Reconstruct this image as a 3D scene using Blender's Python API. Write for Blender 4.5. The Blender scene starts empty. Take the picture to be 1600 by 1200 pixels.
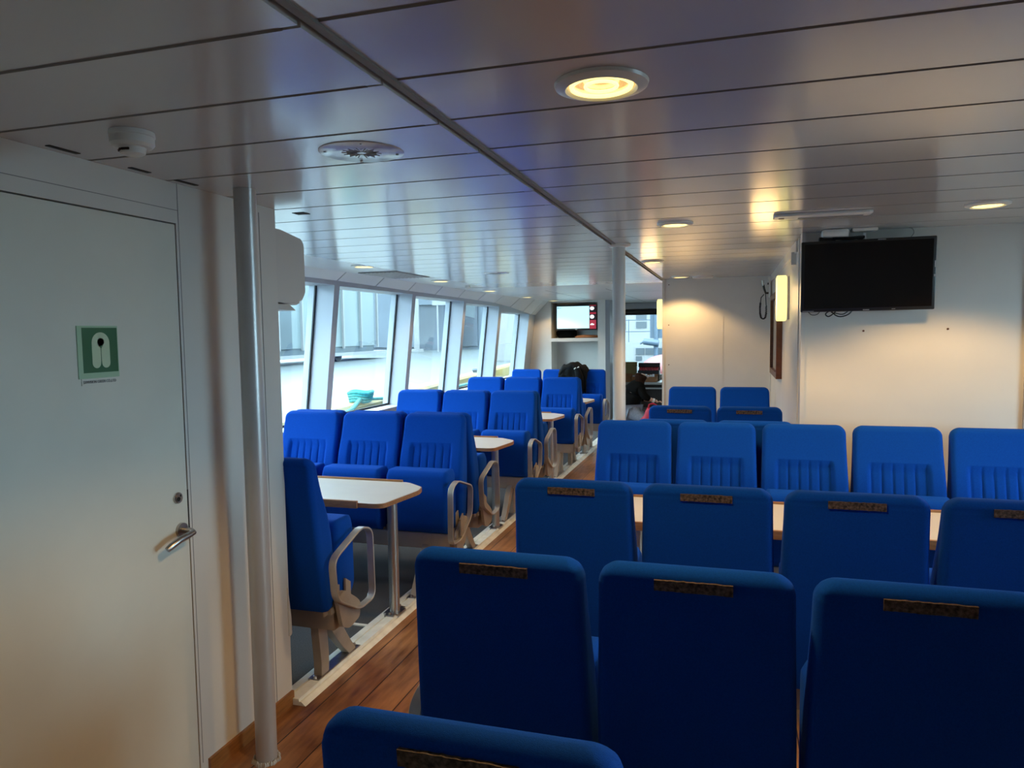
import bpy, bmesh, math, random
from mathutils import Vector, Matrix
random.seed(7)
PI = math.pi
S = bpy.context.scene
C = S.collection

# ------------------------------------------------------------------ camera
EYE = (0.0, 0.0, 1.65)
F, YAW, PITCH, ROLL = 1128.2, 0.29442, -0.07129, -0.01386
cam_d = bpy.data.cameras.new('camera'); cam = bpy.data.objects.new('camera', cam_d); C.objects.link(cam)
cam_d.sensor_width = 36; cam_d.lens = F / 1600 * 36; cam_d.clip_start = 0.05; cam_d.clip_end = 500
fw = Vector((-math.sin(YAW) * math.cos(PITCH), math.cos(YAW) * math.cos(PITCH), math.sin(PITCH)))
rt = Vector((math.cos(YAW), math.sin(YAW), 0)); up = rt.cross(fw)
r2 = rt * math.cos(ROLL) + up * math.sin(ROLL); u2 = r2.cross(fw)
M = Matrix((r2, u2, -fw)).transposed().to_4x4(); M.translation = Vector(EYE)
cam.matrix_world = M
S.camera = cam

# ------------------------------------------------------------------ world, view
w = bpy.data.worlds.new('overcast_sky'); S.world = w; w.use_nodes = True
nt = w.node_tree; nt.nodes.clear()
wo = nt.nodes.new('ShaderNodeOutputWorld'); bg = nt.nodes.new('ShaderNodeBackground')
tc = nt.nodes.new('ShaderNodeTexCoord'); sx = nt.nodes.new('ShaderNodeSeparateXYZ')
cr = nt.nodes.new('ShaderNodeValToRGB')
cr.color_ramp.elements[0].position = 0.0; cr.color_ramp.elements[0].color = (0.62, 0.80, 0.95, 1)
cr.color_ramp.elements[1].position = 0.6; cr.color_ramp.elements[1].color = (0.80, 0.92, 1.0, 1)
nt.links.new(tc.outputs['Generated'], sx.inputs[0]); nt.links.new(sx.outputs['Z'], cr.inputs[0])
nt.links.new(cr.outputs[0], bg.inputs[0]); bg.inputs[1].default_value = 6.8
nt.links.new(bg.outputs[0], wo.inputs[0])
S.view_settings.view_transform = 'Standard'; S.view_settings.look = 'None'
S.view_settings.gamma = 1; S.view_settings.use_curve_mapping = False
S.view_settings.exposure = 1.15
LAMP = (1.0, 0.62, 0.25)

# window openings along the port side, (y0, y1, head z)
WIN = [(1.2, 2.42, 2.09), (2.82, 4.06, 2.09), (4.15, 5.70, 2.09), (5.79, 7.34, 2.085), (7.43, 8.95, 2.07), (9.04, 10.47, 2.045), (10.60, 12.20, 1.965)]
SILL = 0.86
def wall_x(z): return -3.35 - (2.12 - z) * 0.115        # inner face of the leaning side wall
GLASS = 0.19
# sky portals in the window openings
def portal(name, loc, rot, sx_, sy_):
    l = bpy.data.lights.new(name, 'AREA'); l.shape = 'RECTANGLE'; l.size = sx_; l.size_y = sy_
    l.cycles.is_portal = True
    o = bpy.data.objects.new(name, l); C.objects.link(o); o.location = loc; o.rotation_euler = rot
for i, (a, b, h) in enumerate(WIN):
    zc = (SILL + h) / 2
    portal('window_portal', (wall_x(zc) - GLASS - 0.03, (a + b) / 2, zc), (0, -PI / 2 + 0.115, 0), h - SILL, b - a)
STAR = [(1.75, 3.6)]; STAR_POSTS = [(-1.6, 1.75), (3.6, 4.6)]
for y0, y1 in STAR: portal('window_portal', (3.62, (y0 + y1) / 2, (SILL + 2.09) / 2), (0, PI / 2, 0), 2.09 - SILL, y1 - y0)
portal('window_portal', (-1.35, 14.32, 1.45), (-PI / 2, 0, 0), 1.5, 1.0)

# ------------------------------------------------------------------ materials
def mat(name, col, rough=0.5, metal=0.0, spec=0.5, noise=0.0, nscale=20, bump=0.0, bscale=200, sheen=0.0, emit=None, es=0, coat=0, stretch=None):
    m = bpy.data.materials.new(name); m.use_nodes = True
    n = m.node_tree; p = n.nodes['Principled BSDF']
    p.inputs['Base Color'].default_value = (*col, 1); p.inputs['Roughness'].default_value = rough
    p.inputs['Metallic'].default_value = metal; p.inputs['Specular IOR Level'].default_value = spec
    p.inputs['Coat Weight'].default_value = coat
    if sheen: p.inputs['Sheen Weight'].default_value = sheen; p.inputs['Sheen Tint'].default_value = (0.05, 0.25, 1, 1)
    if emit: p.inputs['Emission Color'].default_value = (*emit, 1); p.inputs['Emission Strength'].default_value = es
    if noise or bump:
        t = n.nodes.new('ShaderNodeTexCoord'); mp = n.nodes.new('ShaderNodeMapping'); n.links.new(t.outputs['Object'], mp.inputs[0])
        if stretch: mp.inputs['Scale'].default_value = stretch
    if noise:
        x = n.nodes.new('ShaderNodeTexNoise'); x.inputs['Scale'].default_value = nscale; x.inputs['Detail'].default_value = 5
        n.links.new(mp.outputs[0], x.inputs[0])
        r = n.nodes.new('ShaderNodeValToRGB'); r.color_ramp.elements[0].position = 0.3; r.color_ramp.elements[1].position = 0.7
        r.color_ramp.elements[0].color = (*[c * (1 - noise) for c in col], 1); r.color_ramp.elements[1].color = (*[min(1, c * (1 + noise)) for c in col], 1)
        n.links.new(x.outputs[0], r.inputs[0]); n.links.new(r.outputs[0], p.inputs['Base Color'])
    if bump:
        x = n.nodes.new('ShaderNodeTexNoise'); x.inputs['Scale'].default_value = bscale; n.links.new(mp.outputs[0], x.inputs[0])
        b = n.nodes.new('ShaderNodeBump'); b.inputs['Strength'].default_value = bump; b.inputs['Distance'].default_value = 0.002
        n.links.new(x.outputs[0], b.inputs['Height']); n.links.new(b.outputs[0], p.inputs['Normal'])
    return m
def glass_mat():
    m = bpy.data.materials.new('window_glass'); m.use_nodes = True; n = m.node_tree; n.nodes.clear()
    o = n.nodes.new('ShaderNodeOutputMaterial'); mx = n.nodes.new('ShaderNodeMixShader')
    t = n.nodes.new('ShaderNodeBsdfTransparent'); g = n.nodes.new('ShaderNodeBsdfGlossy'); lw = n.nodes.new('ShaderNodeLayerWeight'); pw = n.nodes.new('ShaderNodeMath'); f = n.nodes.new('ShaderNodeMath')
    t.inputs[0].default_value = (0.86, 0.96, 0.98, 1); g.inputs['Roughness'].default_value = 0.02; lw.inputs['Blend'].default_value = 0.5
    pw.operation = 'POWER'; pw.inputs[1].default_value = 5; f.operation = 'MULTIPLY_ADD'; f.inputs[1].default_value = 0.6; f.inputs[2].default_value = 0.03
    n.links.new(lw.outputs['Facing'], pw.inputs[0]); n.links.new(pw.outputs[0], f.inputs[0])
    n.links.new(f.outputs[0], mx.inputs[0]); n.links.new(t.outputs[0], mx.inputs[1]); n.links.new(g.outputs[0], mx.inputs[2]); n.links.new(mx.outputs[0], o.inputs[0])
    return m
MT = {}
MT['wall'] = mat('wall_panel', (0.70, 0.685, 0.64), 0.4, noise=0.03, nscale=3)
MT['door'] = mat('door_panel', (0.72, 0.725, 0.64), 0.38, noise=0.03, nscale=4)
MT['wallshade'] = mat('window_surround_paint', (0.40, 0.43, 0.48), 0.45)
MT['ceil'] = mat('ceiling_panel', (0.58, 0.57, 0.56), 0.22, spec=0.9, coat=0.45)
MT['ceil'].node_tree.nodes['Principled BSDF'].inputs['Coat Roughness'].default_value = 0.13
MT['ceil2'] = mat('smooth_ceiling_panel', (0.62, 0.63, 0.64), 0.3, spec=0.7)
MT['gap'] = mat('dark_gap', (0.015, 0.014, 0.013), 0.8)
MT['seam'] = mat('seam_grey', (0.24, 0.235, 0.225), 0.6)
MT['carpet'] = mat('grey_carpet', (0.075, 0.08, 0.09), 0.95, noise=0.35, nscale=180, bump=0.8, bscale=400)
MT['rail'] = mat('white_floor_rail', (0.82, 0.84, 0.78), 0.35, noise=0.12, nscale=12)
MT['alu'] = mat('aluminium', (0.55, 0.54, 0.52), 0.32, metal=0.9, noise=0.12, nscale=9, stretch=(1, 1, 0.2))
MT['paintgrey'] = mat('silver_paint', (0.52, 0.51, 0.50), 0.34, metal=0.3, noise=0.06, nscale=6)
MT['white_paint'] = mat('white_paint', (0.66, 0.66, 0.64), 0.35)
MT['beige'] = mat('beige_metal_paint', (0.42, 0.37, 0.31), 0.42, metal=0.25, noise=0.08, nscale=12)
MT['armbar'] = mat('armrest_metal', (0.52, 0.50, 0.46), 0.35, metal=0.5, noise=0.05, nscale=20)
MT['steel'] = mat('worn_steel', (0.45, 0.42, 0.40), 0.3, metal=1.0, noise=0.2, nscale=30)
MT['fabric'] = mat('blue_fabric', (0.001, 0.060, 0.385), 0.92, spec=0.12, sheen=0.25, bump=0.5, bscale=900, noise=0.12, nscale=260)
MT['velcro'] = mat('worn_hook_strip', (0.085, 0.062, 0.048), 0.7, noise=0.95, nscale=120, bump=1.0, bscale=300)
MT['tabletop'] = mat('cream_laminate', (0.72, 0.67, 0.58), 0.35, noise=0.02, nscale=10)
MT['woodedge'] = mat('oak_edge', (0.36, 0.17, 0.07), 0.4, noise=0.25, nscale=14, stretch=(1, 8, 8))
MT['base'] = mat('teak_skirting', (0.30, 0.125, 0.035), 0.4, noise=0.25, nscale=10, stretch=(6, 1, 8))
MT['black'] = mat('black_plastic', (0.012, 0.011, 0.011), 0.35)
MT['screen'] = mat('dark_screen', (0.010, 0.008, 0.008), 0.12, spec=0.25)
MT['plastic'] = mat('white_plastic', (0.74, 0.74, 0.71), 0.35)
MT['acplastic'] = mat('cream_plastic', (0.66, 0.65, 0.61), 0.4)
MT['ringwhite'] = mat('lamp_ring_white', (0.75, 0.74, 0.70), 0.3)
MT['reflector'] = mat('lamp_reflector', (0.9, 0.75, 0.5), 0.15, metal=0.7, noise=0.2, nscale=60, emit=(1.0, 0.55, 0.18), es=0.30)
MT['bulb'] = mat('lamp_glow', (1, 0.9, 0.6), 0.5, emit=(1.0, 0.78, 0.26), es=0.9)
MT['sconce'] = mat('sconce_diffuser', (1, 0.9, 0.6), 0.5, emit=(1.0, 0.86, 0.28), es=0.55)
MT['green'] = mat('sign_green', (0.012, 0.13, 0.05), 0.4)
MT['signpale'] = mat('sign_pale_green', (0.40, 0.60, 0.40), 0.5)
MT['signwhite'] = mat('sign_symbol', (0.56, 0.68, 0.46), 0.5)
MT['ink'] = mat('grey_ink', (0.12, 0.12, 0.12), 0.6)
MT['darkwood'] = mat('picture_frame_wood', (0.10, 0.035, 0.018), 0.4, noise=0.3, nscale=20)
MT['paper'] = mat('picture_paper', (0.35, 0.33, 0.30), 0.4, noise=0.4, nscale=12)
MT['tvglow'] = mat('lit_screen', (0.6, 0.85, 0.9), 0.3, emit=(0.52, 0.86, 0.95), es=0.48)
MT['tvred'] = mat('lit_screen_red', (0.25, 0.01, 0.02), 0.3, emit=(0.30, 0.012, 0.03), es=0.5)
MT['tvwhite'] = mat('lit_screen_white', (0.8, 0.8, 0.8), 0.3, emit=(0.9, 0.85, 0.88), es=0.45)
MT['tvblack'] = mat('lit_screen_black', (0.01, 0.005, 0.01), 0.3)
MT['jacket'] = mat('black_padded_cloth', (0.005, 0.006, 0.007), 0.9, spec=0.15, bump=1.0, bscale=30, noise=0.3, nscale=30)
MT['blackcloth'] = mat('black_cloth', (0.004, 0.004, 0.004), 0.9, spec=0.1)
MT['hair'] = mat('brown_hair', (0.022, 0.009, 0.005), 0.85, spec=0.1, noise=0.3, nscale=60, stretch=(1, 1, 0.1))
MT['skin'] = mat('skin', (0.55, 0.33, 0.24), 0.5)
MT['jeans'] = mat('pale_denim', (0.22, 0.26, 0.33), 0.85, noise=0.15, nscale=40)
MT['redcloth'] = mat('red_cloth', (0.42, 0.012, 0.04), 0.6, noise=0.25, nscale=12)
MT['card'] = mat('cardboard', (0.32, 0.14, 0.06), 0.8, noise=0.12, nscale=20)
MT['redpack'] = mat('red_packets', (0.50, 0.02, 0.03), 0.35, noise=0.5, nscale=30)
MT['whitepack'] = mat('white_packets', (0.75, 0.72, 0.76), 0.4, noise=0.25, nscale=40)
MT['khaki'] = mat('khaki_card', (0.30, 0.24, 0.10), 0.7)
MT['counter'] = mat('counter_grey', (0.38, 0.37, 0.36), 0.4)
MT['darkunit'] = mat('counter_underside', (0.05, 0.04, 0.038), 0.6)
MT['glass'] = glass_mat()
MT['gasket'] = mat('black_rubber', (0.008, 0.012, 0.016), 0.5)
# outside
MT['quay'] = mat('wet_concrete', (0.048, 0.057, 0.059), 0.45, noise=0.10, nscale=0.6)
MT['water'] = mat('harbour_water', (0.025, 0.040, 0.045), 0.1)
MT['kerb'] = mat('yellow_painted_kerb', (0.170, 0.125, 0.022), 0.6, noise=0.3, nscale=2.5)
MT['rope'] = mat('teal_rope', (0.015, 0.170, 0.160), 0.8, noise=0.3, nscale=40)
MT['tarp'] = mat('pale_tarpaulin', (0.088, 0.114, 0.120), 0.5, noise=0.10, nscale=0.7)
MT['tarpdark'] = mat('slate_tarpaulin', (0.030, 0.045, 0.055), 0.6, noise=0.2, nscale=0.8)
MT['slate'] = mat('slate_cladding', (0.028, 0.037, 0.050), 0.6, noise=0.3, nscale=0.5)
MT['slate2'] = mat('grey_blue_cladding', (0.050, 0.065, 0.083), 0.6, noise=0.15, nscale=0.5)
MT['paleblue'] = mat('pale_blue_panel', (0.075, 0.100, 0.120), 0.5)
MT['outwhite'] = mat('outdoor_white', (0.135, 0.140, 0.142), 0.5)
MT['orange'] = mat('orange_panel', (0.225, 0.070, 0.015), 0.6)
MT['yellow'] = mat('yellow_sign', (0.165, 0.170, 0.030), 0.6)
MT['shipwhite'] = mat('ship_white', (0.165, 0.165, 0.165), 0.4)
MT['shipgrey'] = mat('ship_window_grey', (0.035, 0.043, 0.050), 0.3)
MT['mastgrey'] = mat('mast_grey_blue', (0.035, 0.055, 0.080), 0.5)
MT['rib'] = mat('salmon_rubber', (0.15, 0.030, 0.028), 0.5)

def wood_floor():
    m = bpy.data.materials.new('plank_floor'); m.use_nodes = True; n = m.node_tree; p = n.nodes['Principled BSDF']; L = n.links.new
    t = n.nodes.new('ShaderNodeTexCoord'); s = n.nodes.new('ShaderNodeSeparateXYZ'); L(t.outputs['Object'], s.inputs[0])
    def mth(op, a, b=None):
        k = n.nodes.new('ShaderNodeMath'); k.operation = op
        if isinstance(a, (int, float)): k.inputs[0].default_value = a
        else: L(a, k.inputs[0])
        if b is not None:
            if isinstance(b, (int, float)): k.inputs[1].default_value = b
            else: L(b, k.inputs[1])
        return k.outputs[0]
    u = mth('DIVIDE', mth('ADD', s.outputs['X'], 1.577), 0.168)
    fr = mth('FRACT', u); idx = mth('FLOOR', u)
    edge = mth('MINIMUM', fr, mth('SUBTRACT', 1.0, fr)); line = mth('LESS_THAN', edge, 0.016)
    mp = n.nodes.new('ShaderNodeMapping'); mp.inputs['Scale'].default_value = (9, 1.2, 1); L(t.outputs['Object'], mp.inputs[0])
    no = n.nodes.new('ShaderNodeTexNoise'); no.inputs['Scale'].default_value = 4; no.inputs['Detail'].default_value = 8; L(mp.outputs[0], no.inputs[0])
    n2 = n.nodes.new('ShaderNodeTexNoise'); n2.inputs['Scale'].default_value = 3.0; n2.inputs['Detail'].default_value = 4; L(t.outputs['Object'], n2.inputs[0])
    wn = n.nodes.new('ShaderNodeTexWhiteNoise'); wn.noise_dimensions = '1D'; L(idx, wn.inputs['W'])
    v = mth('ADD', mth('MULTIPLY', no.outputs[0], 0.45), mth('MULTIPLY', n2.outputs[0], 0.55)); v = mth('ADD', v, mth('MULTIPLY', mth('SUBTRACT', wn.outputs[0], 0.5), 0.10))
    r = n.nodes.new('ShaderNodeValToRGB'); e = r.color_ramp.elements
    e[0].position = 0.33; e[0].color = (0.14, 0.05, 0.016, 1); e[1].position = 0.68; e[1].color = (0.52, 0.24, 0.095, 1)
    L(v, r.inputs[0])
    mx = n.nodes.new('ShaderNodeMix'); mx.data_type = 'RGBA'; L(line, mx.inputs[0]); L(r.outputs[0], mx.inputs[6]); mx.inputs[7].default_value = (0.008, 0.004, 0.003, 1)
    L(mx.outputs[2], p.inputs['Base Color'])
    rr = n.nodes.new('ShaderNodeMapRange'); L(n2.outputs[0], rr.inputs[0]); rr.inputs[3].default_value = 0.22; rr.inputs[4].default_value = 0.5
    L(rr.outputs[0], p.inputs['Roughness'])
    b = n.nodes.new('ShaderNodeBump'); b.inputs['Strength'].default_value = 0.15; b.inputs['Distance'].default_value = 0.003; L(no.outputs[0], b.inputs['Height']); L(b.outputs[0], p.inputs['Normal'])
    return m
MT['floor'] = wood_floor()

# ------------------------------------------------------------------ helpers
def box(bm, c0, c1, bev=0.0, seg=2):
    x0, y0, z0 = c0; x1, y1, z1 = c1
    r = bmesh.ops.create_cube(bm, size=1)
    vs = r['verts']
    bmesh.ops.scale(bm, vec=(abs(x1 - x0), abs(y1 - y0), abs(z1 - z0)), verts=vs)
    bmesh.ops.translate(bm, vec=((x0 + x1) / 2, (y0 + y1) / 2, (z0 + z1) / 2), verts=vs)
    if bev:
        es = list({e for v in vs for e in v.link_edges})
        bmesh.ops.bevel(bm, geom=es, offset=bev, segments=seg, affect='EDGES', profile=0.5)
def prism(bm, pts, axis, a0, a1):
    """pts: 2-D outline; axis: extrusion axis. x: pts=(y,z); y: pts=(x,z); z: pts=(x,y)"""
    def P(p, a): return {'x': (a, p[0], p[1]), 'y': (p[0], a, p[1]), 'z': (p[0], p[1], a)}[axis]
    A = [bm.verts.new(P(p, a0)) for p in pts]; B = [bm.verts.new(P(p, a1)) for p in pts]
    n = len(pts)
    for i in range(n): bm.faces.new((A[i], A[(i + 1) % n], B[(i + 1) % n], B[i]))
    bm.faces.new(A[::-1]); bm.faces.new(B)
def tube(bm, path, r, n=12, closed=False, caps=True):
    pts = [Vector(p) for p in path]; rings = []
    N = len(pts); prev = None
    for i, p in enumerate(pts):
        a = pts[(i - 1) % N] if (closed or i > 0) else p; b = pts[(i + 1) % N] if (closed or i < N - 1) else p
        t = (b - a).normalized()
        if prev is None:
            u = t.cross(Vector((0, 0, 1)));
            if u.length < 1e-3: u = t.cross(Vector((1, 0, 0)))
        else: u = prev - t * prev.dot(t)
        u.normalize(); prev = u; v = t.cross(u)
        rr = r[i] if isinstance(r, (list, tuple)) else r
        rings.append([bm.verts.new(p + (u * math.cos(2 * PI * k / n) + v * math.sin(2 * PI * k / n)) * rr) for k in range(n)])
    for i in range(N if closed else N - 1):
        A, B = rings[i], rings[(i + 1) % N]
        for k in range(n): bm.faces.new((A[k], A[(k + 1) % n], B[(k + 1) % n], B[k]))
    if not closed and caps: bm.faces.new(rings[0][::-1]); bm.faces.new(rings[-1])
def lathe(bm, prof, c=(0, 0, 0), n=32):
    """prof: (r, z) list, closed at r=0 ends"""
    rings = []
    for r, z in prof:
        if r < 1e-6: rings.append([bm.verts.new((c[0], c[1], c[2] + z))])
        else: rings.append([bm.verts.new((c[0] + r * math.cos(2 * PI * k / n), c[1] + r * math.sin(2 * PI * k / n), c[2] + z)) for k in range(n)])
    for A, B in zip(rings[:-1], rings[1:]):
        for k in range(n):
            k2 = (k + 1) % n
            if len(A) == 1 and len(B) == 1: continue
            if len(A) == 1: bm.faces.new((A[0], B[k2], B[k]))
            elif len(B) == 1: bm.faces.new((A[k], A[k2], B[0]))
            else: bm.faces.new((A[k], A[k2], B[k2], B[k]))
def band(bm, path, half_w, th):
    """flat bar: closed path in (y,z), width along x, thickness th inward"""
    N = len(path); rings = []
    for i in range(N):
        a = Vector(path[i - 1]); b = Vector(path[(i + 1) % N]); p = Vector(path[i]); t = (b - a).normalized(); nr = Vector((-t.y, t.x))
        q = p + nr * th
        rings.append([bm.verts.new((-half_w, p.x, p.y)), bm.verts.new((half_w, p.x, p.y)), bm.verts.new((half_w, q.x, q.y)), bm.verts.new((-half_w, q.x, q.y))])
    for i in range(N):
        A, B = rings[i], rings[(i + 1) % N]
        for k in range(4): bm.faces.new((A[k], A[(k + 1) % 4], B[(k + 1) % 4], B[k]))
def rounded(pts, rad, n=5):
    out = []; N = len(pts)
    for i in range(N):
        p = Vector(pts[i]); a = (Vector(pts[i - 1]) - p); b = (Vector(pts[(i + 1) % N]) - p)
        r = min(rad, a.length * 0.45, b.length * 0.45); a = p + a.normalized() * r; b = p + b.normalized() * r
        for k in range(n + 1):
            t = k / n; out.append(tuple((a * (1 - t) ** 2 + p * 2 * t * (1 - t) + b * t * t)))
    return out
def obj(name, bm, m, parent=None, smooth=False, bevel=0, angle=40):
    bmesh.ops.recalc_face_normals(bm, faces=bm.faces)
    me = bpy.data.meshes.new(name); bm.to_mesh(me); bm.free()
    o = bpy.data.objects.new(name, me); C.objects.link(o)
    for mm in (m if isinstance(m, (list, tuple)) else [m]): me.materials.append(MT[mm] if isinstance(mm, str) else mm)
    if smooth:
        me.polygons.foreach_set('use_smooth', [True] * len(me.polygons))
        if angle < 180: me.set_sharp_from_angle(angle=math.radians(angle))
    if bevel:
        md = o.modifiers.new('bevel', 'BEVEL'); md.width = bevel; md.segments = 2; md.limit_method = 'ANGLE'
    if parent: o.parent = parent
    return o
def nb(): return bmesh.new()
def lerp_tab(tab, z):
    for (z0, v0), (z1, v1) in zip(tab[:-1], tab[1:]):
        if z <= z1:
            t = max(0, (z - z0) / (z1 - z0))
            return v0 + (v1 - v0) * t
    return tab[-1][1]
def empty(name, loc=(0, 0, 0), rz=0):
    o = bpy.data.objects.new(name, None); C.objects.link(o); o.location = loc; o.rotation_euler = (0, 0, rz); o.empty_display_size = 0.1
    return o
def tag(o, label, cat, group=None, kind=None):
    o['label'] = label; o['category'] = cat
    if group: o['group'] = group
    if kind: o['kind'] = kind
    return o
def struct(o, label=None):
    o['kind'] = 'structure'
    if label: o['label'] = label
    return o
def bx(name, c0, c1, m, parent=None, bev=0.0):
    b = nb(); box(b, c0, c1, bev); return obj(name, b, m, parent, smooth=bev > 0)

# ------------------------------------------------------------------ floor
b = nb(); box(b, (-1.93, -1.6, -0.06), (3.6, 16.0, 0)); struct(obj('floor', b, 'floor'), 'varnished brown wooden plank floor of the aisle')
b = nb(); box(b, (-3.75, 2.76, -0.06), (-1.93, 12.75, 0)); struct(obj('floor_carpet', b, 'carpet'), 'grey carpeted floor under the window-side seats')
b = nb(); prism(b, [(-1.95, 0.0005), (-1.95, 0.018), (-1.935, 0.026), (-1.90, 0.026), (-1.898, 0.014), (-1.888, 0.014), (-1.886, 0.03), (-1.835, 0.03), (-1.832, 0.018), (-1.822, 0.018), (-1.80, 0.0005)], 'y', 2.70, 12.6)
struct(obj('trim_1', b, 'rail'), 'long white metal rail between carpet and planks')
bx('trim_2', (-3.4, 3.56, 0.0005), (-1.955, 3.585, 0.006), 'rail')['kind'] = 'structure'

# ------------------------------------------------------------------ ceiling
def planks(name, x0, x1, y0, first, pitch, y1, z, lip=None):
    """profile in (y,z), seams as grooves"""
    pts = [(y0, z + 0.05), (y0, z)]
    s = first
    while s < y1 - 0.05:
        if s > y0 + 0.02: pts += [(s - 0.008, z), (s - 0.005, z + 0.004), (s + 0.005, z + 0.004), (s + 0.008, z + 0.0005)]
        s += pitch
    pts += [(y1, z), (y1, z + 0.05)]
    b = nb()
    A = [b.verts.new((x0, p[0], p[1])) for p in pts]; B = [b.verts.new((x1, p[0], p[1])) for p in pts]
    for i in range(len(pts)):
        j = (i + 1) % len(pts)
        f = b.faces.new((A[i], A[j], B[j], B[i]))
        if abs(pts[i][1] - z) < 0.02 and abs(pts[j][1] - z) < 0.02 and abs(pts[i][0] - pts[j][0]) < 0.013: f.material_index = 1
    # end walls, one quad per strip
    for R, in ((A,), (B,)):
        f = b.faces.new(R if R is B else R[::-1])
    bmesh.ops.triangulate(b, faces=[f for f in b.faces if len(f.verts) > 4])
    return struct(obj(name, b, ['ceil', 'seam']))
planks('ceiling', -0.70, 3.6, -1.6, 1.155 - 0.3145 * 8, 0.3145, 8.33, 2.2)['label'] = 'glossy white plank ceiling over the aisle and right seats'
planks('ceiling_port', -2.745, -0.765, -1.6, 1.145 - 0.3155 * 8, 0.3155, 8.33, 2.19)['label'] = 'glossy white plank ceiling over the left seats'
# upturned lip pieces along the port ceiling's edge, with small dark slots
b = nb()
s = 1.145 - 0.3155 * 8
while s < 8.2:
    box(b, (-0.765, max(s + 0.005, -1.59), 2.19), (-0.728, min(s + 0.3105, 8.33), 2.215)); s += 0.3155
struct(obj('trim_3', b, 'ceil'), 'row of folded panel ends beside the ceiling joint')
bx('trim_4', (-0.90, -1.6, 2.24), (-0.62, 12.6, 2.27), 'gap')['kind'] = 'structure'
bx('trim_5', (-0.716, -1.6, 2.195), (-0.699, 8.33, 2.235), 'seam')['kind'] = 'structure'
# smooth strip by the windows and smooth forward ceiling
b = nb(); box(b, (-3.6, 2.76, 2.2), (-2.75, 8.33, 2.26)); struct(obj('ceiling_strip', b, 'ceil2'), 'smooth pale ceiling strip above the windows')
b = nb(); box(b, (-3.6, 8.335, 2.195), (3.6, 16.0, 2.26)); struct(obj('ceiling_forward', b, 'ceil2'), 'smooth pale ceiling at the far end of the saloon')
b = nb()
for x in (-2.35, -1.55): box(b, (x, 9.3, 2.1945), (x + 0.012, 13.9, 2.196))
for y in (10.2, 12.1): box(b, (-3.1, y, 2.1945), (-0.75, y + 0.012, 2.196))
struct(obj('trim_6', b, 'seam'))
b = nb(); box(b, (-4.0, -1.8, 2.28), (3.7, 16.2, 2.34)); struct(obj('ceiling_deck', b, 'gap'))

# ------------------------------------------------------------------ port side wall with windows
def side_wall():
    b = nb(); zb, zt = 0.0, 2.2
    def X(z, off=0.0): return wall_x(z) - off
    y_all0, y_all1 = 1.0, 12.6
    def slab(y0, y1, z0, z1, off0=0.0, off1=0.26):
        v = []
        for y in (y0, y1):
            for z in (z0, z1):
                v.append([b.verts.new((X(z, off0), y, z)), b.verts.new((X(z, off1), y, z))])
        a, c, d, e = v  # y0z0, y0z1, y1z0, y1z1
        for f in ((a[0], d[0], e[0], c[0]), (a[1], c[1], e[1], d[1]), (a[0], c[0], c[1], a[1]), (d[0], d[1], e[1], e[0]), (a[0], a[1], d[1], d[0]), (c[0], e[0], e[1], c[1])):
            b.faces.new(f)
    slab(y_all0, y_all1, zb, SILL)
    prev = y_all0
    for y0, y1, h in WIN:
        slab(prev, y0, SILL, zt); slab(y0, y1, h, zt); prev = y1
    slab(prev, y_all1, SILL, zt)
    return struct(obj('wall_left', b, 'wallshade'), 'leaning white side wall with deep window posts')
side_wall()
for i, (y0, y1, h) in enumerate(WIN):
    b = nb(); xs = wall_x(SILL) - GLASS; xh = wall_x(h) - GLASS
    def quadslab(b, y0, y1, z0, z1, off, th):
        vs = [b.verts.new((wall_x(z) - off - d, y, z)) for d in (0, th) for y, z in ((y0, z0), (y1, z0), (y1, z1), (y0, z1))]
        for f in ((0, 1, 2, 3), (7, 6, 5, 4), (0, 4, 5, 1), (1, 5, 6, 2), (2, 6, 7, 3), (3, 7, 4, 0)): b.faces.new([vs[k] for k in f])
    quadslab(b, y0 + 0.004, y1 - 0.004, SILL + 0.004, h - 0.004, GLASS, 0.008)
    struct(obj('window_%d' % (i + 1), b, 'glass'), 'port side window pane')
    b = nb(); g = 0.022
    quadslab(b, y1 - g, y1, SILL, h, GLASS - 0.012, 0.012); quadslab(b, y0, y0 + g, SILL, h, GLASS - 0.012, 0.012)
    quadslab(b, y0 + g, y1 - g, SILL, SILL + g, GLASS - 0.012, 0.012)
    struct(obj('window_%d_gasket' % (i + 1), b, 'gasket'))
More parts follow.
